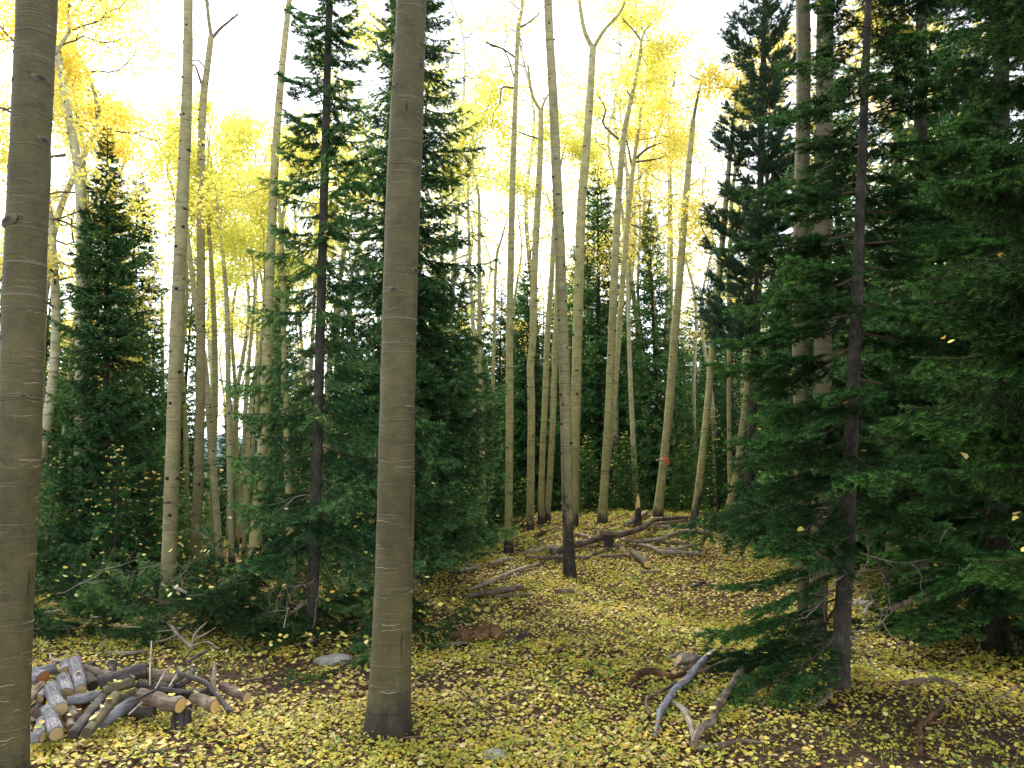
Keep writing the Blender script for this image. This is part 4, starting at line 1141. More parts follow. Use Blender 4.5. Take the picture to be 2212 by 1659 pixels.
GA = [generic_aspen(1, 13, .10, 15, 4, .065), generic_aspen(2, 13, .09, 16, 3, .062, .45), generic_aspen(3, 12, .08, 13, 4, .06, .55, 1.2), generic_aspen(4, 9, .09, 17, 9, .05, .42, 1.5)]
GAG = 'yellow aspens in the back of the forest'
asp_list = [  # x of foot, depth, height, kind, leaf hue, label
    (30, 12.5, 10.5, 3, 0.03, 'golden-leaved aspen with a dense crown behind the nearest trunk'),
    (128, 14.5, 11.5, 3, 0.00, 'golden-leaved aspen reaching above the bent white stem'),
    (205, 18.0, 10.5, 3, -0.04, 'golden aspen crown glowing behind the pointed spruce'),
    (140, 17.0, 6.5, 3, .2, 'small golden aspen low between the dark left conifers'),
    (385, 24.0, 12.0, 1, .0, 'lemon-leaved aspen behind the tall scarred trunk'),
    (455, 27.0, 13.5, 0, -.05, 'lemon-leaved aspen rising between the tan trunks'),
    (500, 22.0, 11.5, 0, .12, 'golden-lemon aspen crown right of the forked tan trunk'),
    (540, 26.0, 13.0, 1, .0, 'lemon aspen with open twigs left of the leaning tan trunk'),
    (600, 24.0, 12.5, 0, -.12, 'lime-yellow aspen crown behind the bare-trunked spruce, left side'),
    (660, 27.0, 14.0, 1, -.2, 'lime-green aspen crown showing through the sparse spruce'),
    (770, 24.0, 13.5, 0, -.15, 'lime-yellow aspen between the sparse spruce and the thick trunk'),
    (820, 27.0, 15.0, 1, .05, 'pale yellow aspen high behind the thick trunk'),
    (960, 24.0, 12.5, 0, .1, 'golden aspen crown right above the big spruce boughs'),
    (1000, 26.0, 12.5, 0, -.2, 'lime aspen crown left of the pale straight aspen'),
    (1050, 28.0, 12.0, 1, -.15, 'lime-yellow aspen behind the pale straight aspen'),
    (1125, 26.0, 11.5, 0, .12, 'golden aspen crown behind the kinked aspen'),
    (1195, 24.0, 11.0, 0, .1, 'golden aspen crown behind the fire-scarred stem'),
    (1290, 26.0, 13.5, 1, .0, 'thin-leaved aspen above the tall dark spruce'),
    (1330, 22.0, 14.0, 1, .08, 'yellow aspen crown high behind the cream pair'),
    (1395, 24.0, 15.5, 1, .08, 'yellow aspen crown at the photo\'s top right of the fork'),
    (1400, 21.5, 10.5, 0, .14, 'golden aspen crown low between the cream pair and the taped aspen'),
    (1445, 26.0, 15.0, 1, .05, 'pale yellow aspen crown above the dead dark tip'),
    (1500, 23.0, 11.0, 0, .16, 'golden aspen crown right of the taped aspen'),
    (1545, 21.0, 9.5, 0, .15, 'golden aspen crown left of the bushy pine'),
    (1600, 24.0, 12.0, 1, .1, 'yellow aspen behind the bushy pine'),
    (1765, 18.0, 11.5, 3, .2, 'golden aspen glowing behind the shaded pair'),
    (1870, 20.0, 12.0, 3, .2, 'golden aspen glowing behind the near fir'),
    (1990, 22.0, 12.5, 0, .15, 'golden aspen far behind the fir\'s right boughs'),
    (2110, 20.0, 13.0, 0, .12, 'yellow aspen far behind the right-edge conifer'),
    (970, 23.0, 17.0, 1, -.02, 'very tall thin aspen with lacy lemon leaves right of the thick trunk'),
    (1165, 25.0, 17.5, 1, .0, 'very tall thin aspen between the kinked and the fire-scarred one'),
    (1350, 25.0, 17.0, 1, .02, 'very tall thin aspen close behind the cream pair'),
    (1432, 23.0, 17.0, 1, .04, 'very tall thin aspen between the cream pair and the taped one'),
    (1375, 20.5, 12.0, 2, .02, 'slim pale stem right beside the cream pair\'s foot'),
    (1455, 21.5, 12.5, 2, .05, 'slim pale stem right behind the pointed spruce and taped aspen'),
    (1012, 19.5, 12.0, 2, -.1, 'slim pale stem left of the thin straight aspen'),
    (735, 19.0, 12.5, 2, -.1, 'slim pale stem right of the bare spruce trunk'),
    (655, 20.0, 12.0, 2, -.12, 'slim pale stem left of the bare spruce trunk'),
    (445, 25.0, 12.0, 2, -.1, 'slim pale stem between the tan forked aspen and the tall scarred one'),
    (535, 22.0, 12.0, 2, -.1, 'slim pale stem left beside the leaning tan trunk'),
    (520, 32.0, 8.5, 3, -.15, 'low lime-yellow aspen bush far between the thin stems'),
    (545, 36.0, 9.0, 3, -.1, 'low bright aspen at the far end of the thin grove'),
    (470, 38.0, 10.0, 3, -.05, 'low pale aspen far behind the white left-leaning stem'),
    (1068, 30.0, 6.0, 3, .25, 'small orange-gold aspen far behind the thin dead pole'),
]
for k, (x, d, h, g, hue, lab) in enumerate(asp_list):
    p = px(x, 1050, d)
    for o in place(GA[g], Vector((p.x, d, tz(p.x, d))), h, lab, 'aspen_tree', GAG, rz=k * 2.4)[1:]:
        if o.name.startswith('crown'): o['leaf_hue'] = hue
# the far rows, too deep in the wood to tell one from the next
rng = np.random.default_rng(77)
for k in range(64):
    d = rng.uniform(27, 60); x = rng.uniform(-150, 2350)
    if 330 < x < 620 and d < 45: continue
    p = px(x, 1050, d)
    h = (p.z + (1050 - rng.uniform(560, 760)) / FD * d) if x > 880 else (p.z + (1050 - rng.uniform(720, 850)) / FD * d)
    place(GC[k % 3], Vector((p.x, d, tz(p.x, d))), h, 'dim conifer in the far rows of the forest', 'spruce_tree', 'far conifers deep in the forest', rz=k * 1.3, wide=1.45)
for k in range(34):
    d = rng.uniform(21, 46); x = rng.uniform(-100, 2300); p = px(x, 1050, d)
    tr = place(GA[k % 3], Vector((p.x, d, tz(p.x, d))), rng.uniform(8.5, 12.0) if 200 < x < 380 else rng.uniform(9.5, 13.5), 'thin pale aspen in the far rows of the forest', 'aspen_tree', 'far aspens deep in the forest', rz=k * 1.9)
    tr[3]['leaf_hue'] = float(rng.uniform(-.15, .12))

# ------------------------------------------------------------------ brush of cut boughs behind the log pile
def brush(spots, label, n, seed, h, lib=None):
    rng = np.random.default_rng(seed)
    G = [gpx(x, y) for x, y in spots]
    c = sum(G, Vector()) / len(G)
    root = empty('brush_pile', (c.x, c.y, tz(c.x, c.y)), label, 'brush pile', 'piles of cut spruce boughs')
    for k in range(n):
        g = G[int(rng.integers(len(G)))]
        p = Vector((g.x + rng.normal(0, .18), g.y + rng.normal(0, .2), 0)); p.z = tz(p.x, p.y) + rng.uniform(.03, h) * rng.uniform(.3, 1)
        me = (lib or BOUGH_BRUSH)[int(rng.integers(6))]
        o = link('bough', me, root)
        s = rng.uniform(.45, .9)
        o.matrix_local = Matrix.Translation(p - root.location) @ Matrix.Rotation(rng.uniform(0, 6.28), 4, 'Z') @ Matrix.Rotation(-R(rng.uniform(-15, 42)), 4, 'Y') @ Matrix.Rotation(rng.normal(0, .6), 4, 'X') @ Matrix.Scale(s, 4)
    md = MB(); ls = []
    for k in range(max(1, n // 9)):
        g = G[int(rng.integers(len(G)))]; p = np.array([g.x + rng.normal(0, .3), g.y + rng.normal(-.1, .2), 0]); p[2] = tz(p[0], p[1]) + rng.uniform(.05, h + .1)
        limb(md, rng, p - np.array(root.location), [rng.normal(), rng.normal(), rng.uniform(-.1, .5)], rng.uniform(.3, .7), rng.uniform(.003, .005), ls, 0, up=0, seg=4)
    md.build('dead_twig', M['dead'], root, stuff=True)
    mb = MB(); m_ = 60
    C = np.array([[G[int(rng.integers(len(G)))].x + rng.normal(0, .4), 0, 0] for _ in range(m_)])
    for q in C:
        g = G[int(rng.integers(len(G)))]; q[0] = g.x + rng.normal(0, .35); q[1] = g.y + rng.normal(0, .3); q[2] = tz(q[0], q[1]) + rng.uniform(.1, h + .15)
    V, F = folded(rng, C - np.array(root.location), .05, .5); mb.add(V, F, np.repeat(np.clip(rng.normal(.4, .15, m_), 0, .8), 6)); mb.build('caught_leaf', M['litter'], root, stuff=True)
    return root


brush([(120, 1390), (180, 1380), (230, 1370), (290, 1385), (150, 1340), (210, 1330)], 'brush pile of olive spruce boughs just behind the log pile', 46, 1, .55)
brush([(370, 1400), (420, 1395), (470, 1390), (400, 1350), (450, 1340), (500, 1370), (430, 1310)], 'tall green brush pile around the tall scarred aspen\'s foot', 62, 2, .80)
brush([(560, 1360), (600, 1370), (640, 1380), (590, 1330), (540, 1370)], 'brush pile of dark boughs left of the bare spruce trunk', 42, 3, .65)
brush([(740, 1380), (780, 1375), (810, 1385), (760, 1340)], 'brush pile of dark boughs between the bare spruce and the thick aspen', 26, 4, .5)
brush([(885, 1375), (915, 1365), (925, 1375), (905, 1340)], 'brush pile of boughs right of the thick aspen', 15, 5, .34)
brush([(700, 1420), (730, 1412)], 'few flat cut boughs on the leaves beside the flat rock', 5, 6, .08)

# ------------------------------------------------------------------ logs, sticks and stumps
REST = []


def wood(path, label, mat, cat='log', name=None, group=None, lift=0.85, cut0=None, cut1=None, seg=12, depths=None, rough=.05, taper=1.0, seed=0, twigs=0, sag=.0):
    """path: measured (x, y, width); lies on the ground unless depths are given"""
    rng = np.random.default_rng(3000 + seed + int(path[0][0] * 3 + path[0][1]))
    P, W = [], []
    for k, (x, y, w) in enumerate(path):
        if depths is not None:
            p = px(x, y, depths[k]); r = w / 2 * scale_at(p)
        else:
            p = gpx(x, y + w * .45); r = w / 2 * scale_at(p)
            p = Vector((p.x, p.y, tz(p.x, p.y) + r * (2 * lift - .35) + .025))
        P.append(np.array(p)); W.append(r)
    c = np.mean(P, axis=0); P = [p - c for p in P]
    n = max(8, len(P) * 6)
    Q, q, _ = smooth_path(P, W, n)
    q = q * (1 + rng.normal(0, .035, n))
    Q = Q + np.convolve(rng.normal(0, 1, n + 4), np.ones(5) / 5, 'valid')[:, None] * np.array([.3, .3, .5]) * q.mean() * .35
    nm = name or cat.replace(' ', '_')
    has_parts = cut0 or cut1 or twigs
    mb = MB(); tube(mb, Q, q, seg, .5, rough=rough, rng=rng, caps=not False)
    if twigs:
        ls = []
        for _ in range(twigs):
            k = int(rng.integers(2, n - 1)); limb(mb, rng, Q[k], rot_to((Q[k] - Q[k - 1])[None])[0] * .6 + rng.normal(0, .5, 3) + [0, 0, .25], rng.uniform(.15, .5), q[k] * .4, ls, 1, up=.02)
    root = mb.build(nm, M[mat], None, smooth=True); root.location = c
    if q.mean() > .02:
        ln_ = float(np.linalg.norm(Q[-1] - Q[0]))
        for _ in range(int(rng.poisson(ln_ * 5))):
            k = int(rng.integers(1, n - 1)); REST.append(c + Q[k] + np.array([rng.normal(0, .3) * q[k], rng.normal(0, .3) * q[k], q[k] * 1.03 + .004]))
    tag(root, label, cat, group)
    for which, cm in ((0, cut0), (-1, cut1)):
        if cm:
            md = MB(); t = Q[0] - Q[1] if which == 0 else Q[-1] - Q[-2]; t = t / np.linalg.norm(t)
            disc(md, Q[which] + t * .004, t, q[which] * .93, 16, .5, rng)
            md.build('sawn_end', M[cm], root)
    return root


def C1(cx, cy): return 35.4 + cx * .24, 1380.3 + cy * .24
def C2(cx, cy): return 53.1 + cx * .28, 1176.8 + cy * .28
def C3(cx, cy): return 867.1 + cx * .296, 1079.5 + cy * .296
def C4(cx, cy): return 1327.2 + cx * .168, 1380.3 + cy * .168
def C5(cx, cy): return 937.9 + cx * .12, 1309.5 + cy * .12
def C6(cx, cy): return 1681.1 + cx * .3332, 1106.0 + cy * .3332


PK = 1.16


def conv(f, k, pts): return [(*f(x, y), w * k) for x, y, w in pts]


PILE = 'cut logs in the pile'


def pile_log(pts, label, mat, cut0=None, cut1=None, cat='log', dz=0.0, **kw):
    pp = conv(C1, .24, [(x, y, w * PK) for x, y, w in pts])
    dep = [5.02 + (880 - y) / 600 * .78 + dz for x, y, w in pts]
    return wood(pp, label, mat, cat=cat, group=PILE if cat == 'log' else None, cut0=cut0, cut1=cut1, depths=dep, seg=16, rough=.022, **kw)


pile_log([(530, 195, 88), (555, 320, 92), (582, 455, 96)], 'pale grey peeled log pointing forward, top of the pile\'s left half', 'log_grey', cut1='cut')
pile_log([(425, 350, 100), (452, 495, 108)], 'short grey log with tan sawn end, left of the pale peeled one', 'log_grey', cut1='cut')
pile_log([(440, 215, 82), (452, 285, 84)], 'stubby grey log behind the pale peeled log', 'log_grey', cut1='cut', dz=.1)
pile_log([(318, 430, 100), (360, 540, 104), (397, 635, 108)], 'grey log with round tan end in the middle of the pile\'s left half', 'log_grey', cut1='cut', dz=-.08)
pile_log([(330, 415, 70), (195, 545, 78)], 'thin bluish log pointing to the lower left with tan end', 'log_grey', cut1='cut')
pile_log([(275, 640, 92), (320, 740, 105), (355, 860, 112)], 'mottled grey log lying at the pile\'s front', 'log_grey', cut1='cut', dz=-.03)
pile_log([(235, 735, 84), (205, 870, 92)], 'small grey log leaning beside the mottled front log', 'log_grey', cut1='cut')
pile_log([(80, 895, 86), (225, 888, 86)], 'short bluish-grey log at the pile\'s bottom left corner', 'log_grey', cut1='cut', dz=-.06)
pile_log([(740, 405, 120), (950, 340, 118), (1165, 285, 122)], 'big dark grey log across the pile\'s top with a yellow end', 'log_dark', cut1='cutfresh')
pile_log([(780, 480, 78), (920, 430, 80), (1055, 385, 84)], 'olive log with pale round end below the big dark one', 'log_moss', cut1='cut', dz=-.06)
pile_log([(460, 560, 74), (600, 530, 78), (750, 505, 72)], 'smooth bluish-grey log lying sideways across the pile\'s middle', 'log_grey', cut0=None, dz=-.08)
pile_log([(510, 860, 86), (640, 700, 84), (770, 540, 80)], 'dark log standing aslant at the pile\'s front middle', 'log_dark', dz=-.1)
pile_log([(630, 850, 82), (770, 680, 82), (900, 510, 86)], 'brown-olive slanting log right beside the dark slanting one', 'log_moss', cut1='cut', dz=-.12)
pile_log([(690, 690, 66), (880, 580, 70), (1080, 475, 74)], 'mossy thin log running under the slanting pair', 'log_moss', dz=.05)
pile_log([(600, 265, 84), (830, 335, 84)], 'brown log behind the big dark one', 'log_brown', dz=.12)
pile_log([(1190, 340, 100), (1330, 350, 100), (1470, 375, 92)], 'brown barked log at the pile\'s back right of the yellow end', 'log_brown', dz=.1)
pile_log([(1120, 500, 108), (1300, 550, 118), (1480, 592, 122)], 'thick brown log with bright orange sawn end, resting by the stump', 'log_brown', cut1='cutfresh')
pile_log([(1600, 520, 84), (1690, 560, 92), (1785, 612, 98)], 'peeling log with orange sawn end at the pile\'s right', 'log_brown', cut1='cutfresh', dz=-.05)
pile_log([(1840, 430, 74), (1960, 480, 78), (2070, 525, 80)], 'grey-brown log sticking out at the pile\'s right end', 'log_brown', cut1='cut')
pile_log([(90, 320, 118), (170, 330, 118), (240, 350, 120)], 'thick log with dark red sawn end at the pile\'s upper left', 'log_grey', cut1='cutred')
pile_log([(90, 560, 80), (240, 410, 76)], 'split reddish log lying below the red sawn end', 'log_brown', dz=-.05)
pile_log([(200, 305, 84), (360, 262, 86)], 'grey log lying flat at the pile\'s back left', 'log_grey', dz=.15)
pile_log([(560, 700, 76), (480, 640, 84)], 'half-buried log with tan end in the pile\'s middle', 'log_brown', cut1='cut')
pile_log([(500, 800, 70), (470, 700, 78)], 'short rust-brown log wedged upright in the front middle', 'log_brown', cut1='cut', dz=.05)
pile_log([(410, 650, 80), (415, 725, 84)], 'short log under the round tan end', 'log_dark', cut1='cut', dz=.1)
pile_log([(860, 220, 74), (845, 320, 74)], 'stub of dark log poking up behind the big dark one', 'log_dark', dz=.2)
pile_log([(1040, 560, 96), (760, 760, 90)], 'weathered pale log low at the pile\'s front right', 'deadblue', dz=.12)
pile_log([(150, 640, 110), (330, 690, 110)], 'dark log deep inside the pile\'s left half', 'log_dark', dz=.12)
pile_log([(100, 770, 112), (110, 780, 112)][:1] + [(140, 775, 112)], 'log end with rusty face beside the nearest trunk', 'log_brown', cut1='cutfresh', dz=.1)
pile_log([(880, 650, 90), (1250, 640, 90)], 'dark log at the bottom of the pile under the thick brown one', 'log_dark', dz=.22)
pile_log([(1300, 480, 80), (1700, 520, 70)], 'dark log at the bottom of the pile\'s right half', 'log_dark', dz=.25)
pile_log([(560, 330, 90), (690, 420, 96)], 'dark bark log under the big dark grey one\'s left half', 'log_dark', dz=.12)
pile_log([(620, 560, 84), (560, 610, 88)], 'dark-ended log in the gap below the sideways bluish log', 'log_dark', cut1='cutred', dz=.06)
pile_log([(250, 480, 80), (180, 660, 86)], 'rusty log behind the pile\'s front left logs', 'log_brown', cut1='cutred', dz=.1)
pile_log([(1100, 420, 80), (1420, 450, 76)], 'dark log in the pile\'s right half between brown logs', 'log_dark', dz=.08)
pile_log([(1500, 480, 66), (1800, 480, 60)], 'dark log beneath the draped branch at the right end', 'log_dark', dz=.14)
pile_log([(700, 240, 70), (560, 260, 70)], 'dark log lying low behind the pile\'s pale peeled log', 'log_dark', dz=.2)
STK = 'dry sticks on the log pile'


def pile_stick(pts, label, mat='log_dark', **kw):
    pp = conv(C1, .24, pts)
    wood(pp, label, mat, cat='stick', group=STK, depths=[4.92 + (880 - y) / 600 * .78 + kw.get('dz', 0) for x, y, w in pts], seg=8, rough=.06, twigs=kw.get('twigs', 0))


pile_stick([(1440, 300, 42), (1650, 370, 48), (1780, 470, 48), (1910, 650, 40)], 'dark curved branch draped over the pile\'s right end')
pile_stick([(1785, 215, 30), (1778, 420, 44), (1840, 540, 44), (1940, 645, 34)], 'brown stick standing up at the pile\'s right end', 'log_brown')
pile_stick([(1300, 445, 36), (1480, 470, 40), (1670, 470, 34)], 'dark flat stick lying across the right half of the pile')
pile_stick([(1250, 450, 14), (1345, 290, 18), (1415, 235, 14)], 'thin bent pale twig rising from the pile\'s middle', 'dead')
pile_stick([(990, 575, 16), (1130, 520, 20), (1260, 455, 20)], 'thin dark twig crossing in front of the thick brown log')
pile_stick([(1375, 430, 14), (1430, 340, 16), (1485, 250, 14)], 'thin straight twig beside the bent pale one', 'dead')
pile_stick([(1200, 420, 12), (1205, 220, 15), (1216, 20, 12)], 'thin upright stem poking above the pile\'s middle', 'dead')
pile_stick([(1540, 620, 12), (1650, 665, 14), (1755, 712, 10)], 'thin twig below the orange sawn end', 'log_brown', twigs=2)
pile_stick([(1520, 215, 30), (1620, 160, 34), (1720, 105, 24)], 'dark stick leaning above the pile\'s right half', dz=.35)
pile_stick([(300, 130, 16), (330, 185, 22), (480, 200, 22)], 'bent stick on the leaves behind the pile\'s left half', 'dead', dz=.5)
pile_stick([(1010, 680, 12), (1130, 570, 14)], 'short pale twig in the pile\'s front right', 'dead')
pile_stick([(1440, 430, 60), (1560, 350, 66), (1590, 240, 40)], 'dark forked wood chunk behind the flat stick', dz=.15)


def stump(x, ytop, ybot, w, label, mat, cut, depth=None, seed=0, rag=0.0, slope=0.0, name='stump', cutname='sawn_top'):
    rng = np.random.default_rng(2000 + seed)
    g = gpx(x, ybot) if depth is None else px(x, ybot, depth)
    h = (ybot - ytop) * scale_at(g); r = w / 2 * scale_at(g)
    z = np.array([-.12, 0, h * .12, h * .35, h * .7, h]); W = r * np.array([1.4, 1.3, 1.12, 1.02, 1.0, .97])
    mb = MB(); P = np.stack([z * 0 + slope * z, z * 0, z], -1)
    ph = rng.uniform(0, 6)
    tube(mb, P, W, 18, .5, rough=.04, rng=rng, caps=True, lobe=lambda an, k: 1 + (.1 * np.exp(-np.array(z)[k] / .1)) * np.cos(5 * an + ph))
    o = mb.build(name, M[mat], None, smooth=True); o.location = (g.x, g.y, tz(g.x, g.y)); tag(o, label, 'stump')
    if cut:
        md = MB(); disc(md, P[-1] + np.array([0, 0, .004]), [slope, -.12, 1], W[-1] * .92, 16, .5, rng); md.build(cutname, M[cut], o)
    return o


stump(392, 1524, 1578, 40, 'dark low stump in front of the log pile\'s orange-ended log', 'log_dark', 'cut', seed=1)
stump(1315, 1160, 1190, 22, 'black short stump under the raised end of the long curved fallen log', 'log_dark', None, seed=2)


def snag():
    g = gpx(1378, 1137); s = scale_at(g); r = 6.5 * s; h = 40 * s
    root = empty('snag', (g.x, g.y, tz(g.x, g.y)), 'broken dark snag with a pointed fresh orange splinter, behind the fallen logs', 'stump')
    mb = MB(); z = np.linspace(-.1, h, 8); tube(mb, np.stack([z * .05, z * 0, z], -1), r * np.linspace(1.4, .95, 8), 12, .5, rough=.06, rng=np.random.default_rng(4)); mb.build('trunk', M['log_dark'], root, smooth=True)
    mb = MB(); hh = 30 * s
    V = np.array([[-r * .75, -r * .5, h - .03], [r * .8, -r * .5, h - .03], [r * .7, r * .5, h - .03], [-r * .7, r * .5, h - .03], [r * .25, -r * .1, h + hh], [r * .42, 0, h + hh * .96], [-r * .35, -r * .4, h + hh * .45], [r * .75, -r * .4, h + hh * .5], [r * .65, r * .4, h + hh * .5], [-r * .3, r * .35, h + hh * .45]])
    mb.add(V, np.array([[0, 1, 7, 6], [1, 2, 8, 7], [2, 3, 9, 8], [3, 0, 6, 9]])); mb.add(V, np.array([[6, 7, 4], [7, 5, 4], [7, 8, 5], [8, 9, 5], [9, 4, 5], [9, 6, 4]])); mb.build('splinter', M['cutfresh'], root)


snag()

FL = 'fallen logs behind the fire-scarred aspen'
def L3(pts, label, mat='dead', **kw): return wood(conv(C3, .296, [(x, y, w * .95) for x, y, w in pts]), label, mat, group=FL, **kw)


stump_g = gpx(1315, 1188)
L3([(1440, 240, 44), (1600, 252, 46), (1760, 205, 40), (1840, 150, 34), (1960, 135, 26), (2085, 128, 24)], 'long curved brown log with its sawn end raised on the black stump', 'log_brown', cut0='cut',
   depths=[stump_g.y - .05, stump_g.y + .1, stump_g.y + .7, stump_g.y + 1.8, stump_g.y + 2.2, stump_g.y + 2.4], twigs=2)
L3([(1095, 405, 58), (1280, 352, 56), (1400, 318, 52), (1480, 296, 48)], 'thick brown log with a rotten dark end beside the fire-scarred aspen', 'log_brown')
L3([(640, 485, 28), (720, 465, 28), (815, 442, 26)], 'grey log piece left of the tiny fir sprig')
L3([(893, 412, 26), (1000, 385, 26), (1125, 356, 24)], 'grey log piece right of the tiny fir sprig')
L3([(905, 440, 32), (1050, 442, 32), (1180, 440, 32), (1310, 436, 28)], 'straight brown log crossing behind the fire-scarred foot', 'log_brown')
L3([(1310, 450, 24), (1420, 415, 24), (1500, 375, 22), (1560, 345, 18)], 'bent brown branch rising to the black stump', 'log_brown', cat='branch', twigs=3)
L3([(1450, 432, 26), (1550, 430, 28), (1645, 422, 24)], 'short straight log right of the bent brown branch', 'log_brown')
L3([(1580, 345, 28), (1630, 400, 30), (1665, 435, 30)], 'short dark log lying away from the black stump', 'log_brown')
L3([(1690, 400, 48), (1740, 445, 54), (1795, 495, 58)], 'mossy log with bright orange sawn end lying toward the viewer', 'log_moss', cut1='cutfresh')
L3([(1600, 312, 26), (1750, 318, 28), (1925, 300, 24)], 'long thin grey-brown log above the mossy one')
L3([(1735, 345, 24), (1830, 365, 30), (1900, 400, 34), (2040, 405, 30), (2175, 410, 26)], 'crooked grey log bending to the right behind the mossy one', twigs=2)
L3([(1910, 385, 22), (2030, 370, 26), (2145, 342, 22)], 'slim grey log crossing the crooked one')
L3([(1930, 285, 26), (2030, 258, 30), (2110, 245, 30), (2230, 248, 28)], 'long pale log at the right below the curving aspen')
L3([(1820, 212, 20), (1950, 212, 20), (2080, 198, 18)], 'thin log, lowest of the stack under the long curved one')
L3([(1850, 190, 18), (1960, 180, 20), (2090, 160, 16)], 'thin log, middle of the stack under the long curved one')
L3([(1860, 165, 18), (1980, 158, 18), (2090, 148, 14)], 'thin log touching the long curved one from below')
L3([(1925, 325, 20), (2010, 330, 24), (2110, 335, 20)], 'short brown log between the pale and the crooked one', 'log_brown')
L3([(1640, 195, 34), (1700, 165, 38), (1790, 108, 34)], 'grey log slanting up behind the broken snag')
L3([(1120, 690, 36), (1190, 688, 38), (1262, 690, 38)], 'short grey log stub below the fire-scarred foot', 'log_brown', cut1='cut')
L3([(690, 722, 22), (830, 715, 24), (970, 708, 20)], 'thin brown stick lying left of the short grey stub', 'log_brown', cat='stick')
L3([(480, 730, 34), (600, 700, 44), (720, 688, 48), (890, 662, 42)], 'dark brown log half sunk in yellow leaves, middle of the clearing', 'log_brown')
L3([(500, 672, 22), (640, 620, 28), (740, 578, 30), (860, 528, 26), (1010, 480, 20)], 'long grey pole slanting across the clearing')
L3([(800, 505, 12), (815, 545, 16), (845, 590, 14)], 'short pale stick crossing the slanting pole', cat='stick')
L3([(330, 458, 10), (440, 462, 14), (500, 495, 24), (560, 512, 34)], 'whitish dead branch with a thick knob on the left of the clearing', 'dead', cat='branch', twigs=3)
L3([(390, 545, 22), (470, 528, 28), (555, 512, 30)], 'pale grey log piece under the whitish dead branch')
L3([(380, 495, 12), (390, 520, 14), (396, 548, 16)], 'small dark upright stick in front of the whitish branch', 'log_dark', cat='stick')
L3([(130, 465, 18), (240, 445, 22), (330, 405, 12)], 'dark stick half under leaves right of the thick aspen', 'log_dark', cat='stick')
L3([(370, 450, 22), (420, 440, 26), (460, 435, 20)], 'dark grey stick piece behind the whitish branch', 'log_dark', cat='stick')
L3([(490, 440, 20), (560, 425, 24), (620, 415, 18)], 'dark brown stick piece left of the pale straight aspen', 'log_dark', cat='stick')
L3([(1255, 255, 22), (1310, 270, 26), (1385, 290, 26)], 'grey log end right behind the fire-scarred trunk')
L3([(1090, 250, 16), (1140, 240, 18), (1185, 232, 18)], 'small grey log left behind the fire-scarred trunk')
L3([(635, 178, 12), (760, 185, 14), (900, 205, 12)], 'thin pale pole lying under the firs behind the straight aspen')
g0 = gpx(*C3(640, 200)).y
L3([(636, 150, 26), (680, 105, 30), (715, 72, 28)], 'blue-grey broken trunk leaning under the dark firs', 'deadblue', depths=[g0, g0 + .2, g0 + .4])
L3([(975, 290, 30), (1010, 265, 44), (1050, 255, 26)], 'dark upturned root beside the kinked aspen\'s foot', 'rot', cat='root', twigs=5)
L3([(1745, 540, 18), (1820, 545, 24), (1895, 545, 26)], 'small brown log piece below the orange sawn end', 'log_brown')
L3([(1330, 700, 12), (1450, 775, 14), (1520, 790, 10)], 'thin dark stick among the leaves right of the short stub', 'log_dark', cat='stick')
L3([(2120, 660, 26), (2170, 640, 28), (2215, 620, 22)], 'dark stick below the lowest-left fir boughs', 'log_dark', cat='stick')

NB = 'dead branches at the near fir\'s left side'
def L4(pts, label, mat='dead', **kw): return wood(conv(C4, .168, pts), label, mat, cat='branch', name='dead_branch', group=NB, **kw)


L4([(1260, 250, 80), (1180, 330, 88), (1060, 440, 92), (960, 570, 88), (770, 760, 92), (600, 1020, 86), (575, 1090, 66), (545, 1220, 50), (525, 1310, 40)], 'bluish-grey dead branch with a bent dark tip at the near fir\'s left', 'deadblue', lift=1.0)
L4([(185, 690, 60), (300, 570, 92), (430, 525, 96), (560, 530, 92), (700, 585, 76), (880, 540, 80), (1040, 420, 80)], 'dark curved rotten branch left of the bluish one', 'rot', lift=1.25)
L4([(1420, 380, 44), (1280, 440, 46), (1100, 525, 46), (860, 615, 46), (620, 755, 44), (440, 855, 44), (412, 950, 40), (460, 1050, 32)], 'thin brown stick hooked at its end, crossing over the bluish branch', 'log_brown', lift=1.6)
L4([(1740, 330, 76), (1640, 500, 92), (1540, 660, 98), (1440, 810, 100), (1340, 950, 100), (1285, 1080, 96), (1270, 1160, 100), (1140, 1245, 104), (1060, 1380, 104), (1020, 1480, 90)], 'thick brown zigzag branch lying toward the viewer', 'log_brown', lift=1.15)
L4([(740, 870, 60), (860, 960, 78), (950, 1080, 84), (1000, 1230, 78), (1035, 1420, 64)], 'grey cracked dead branch between the bluish and the zigzag one', 'dead')
L4([(1080, 1490, 70), (1260, 1465, 66), (1420, 1420, 60), (1620, 1390, 54), (1900, 1410, 40)], 'low brown branch lying right of the zigzag one\'s foot', 'log_brown')
L4([(690, 300, 40), (770, 265, 50), (860, 220, 44)], 'short weathered stick above the dark curved branch', 'dead')
L4([(410, 1410, 26), (445, 1510, 32), (475, 1640, 28)], 'small grey stick in the leaves at the bottom', 'dead')
L4([(1130, 540, 32), (1270, 560, 30), (1410, 560, 22)], 'short dark twig right of the hooked stick', 'log_dark')
wood([(*C4(830, 345), 24), (*C4(930, 330), 26), (*C4(1050, 320), 22)], 'pale split wood chunk beside the bluish branch', 'dead', cat='log', cut0='cut', name='wood_chunk')

def L6(pts, label, mat='dead', **kw): return wood(conv(C6, .3332, pts), label, mat, **kw)


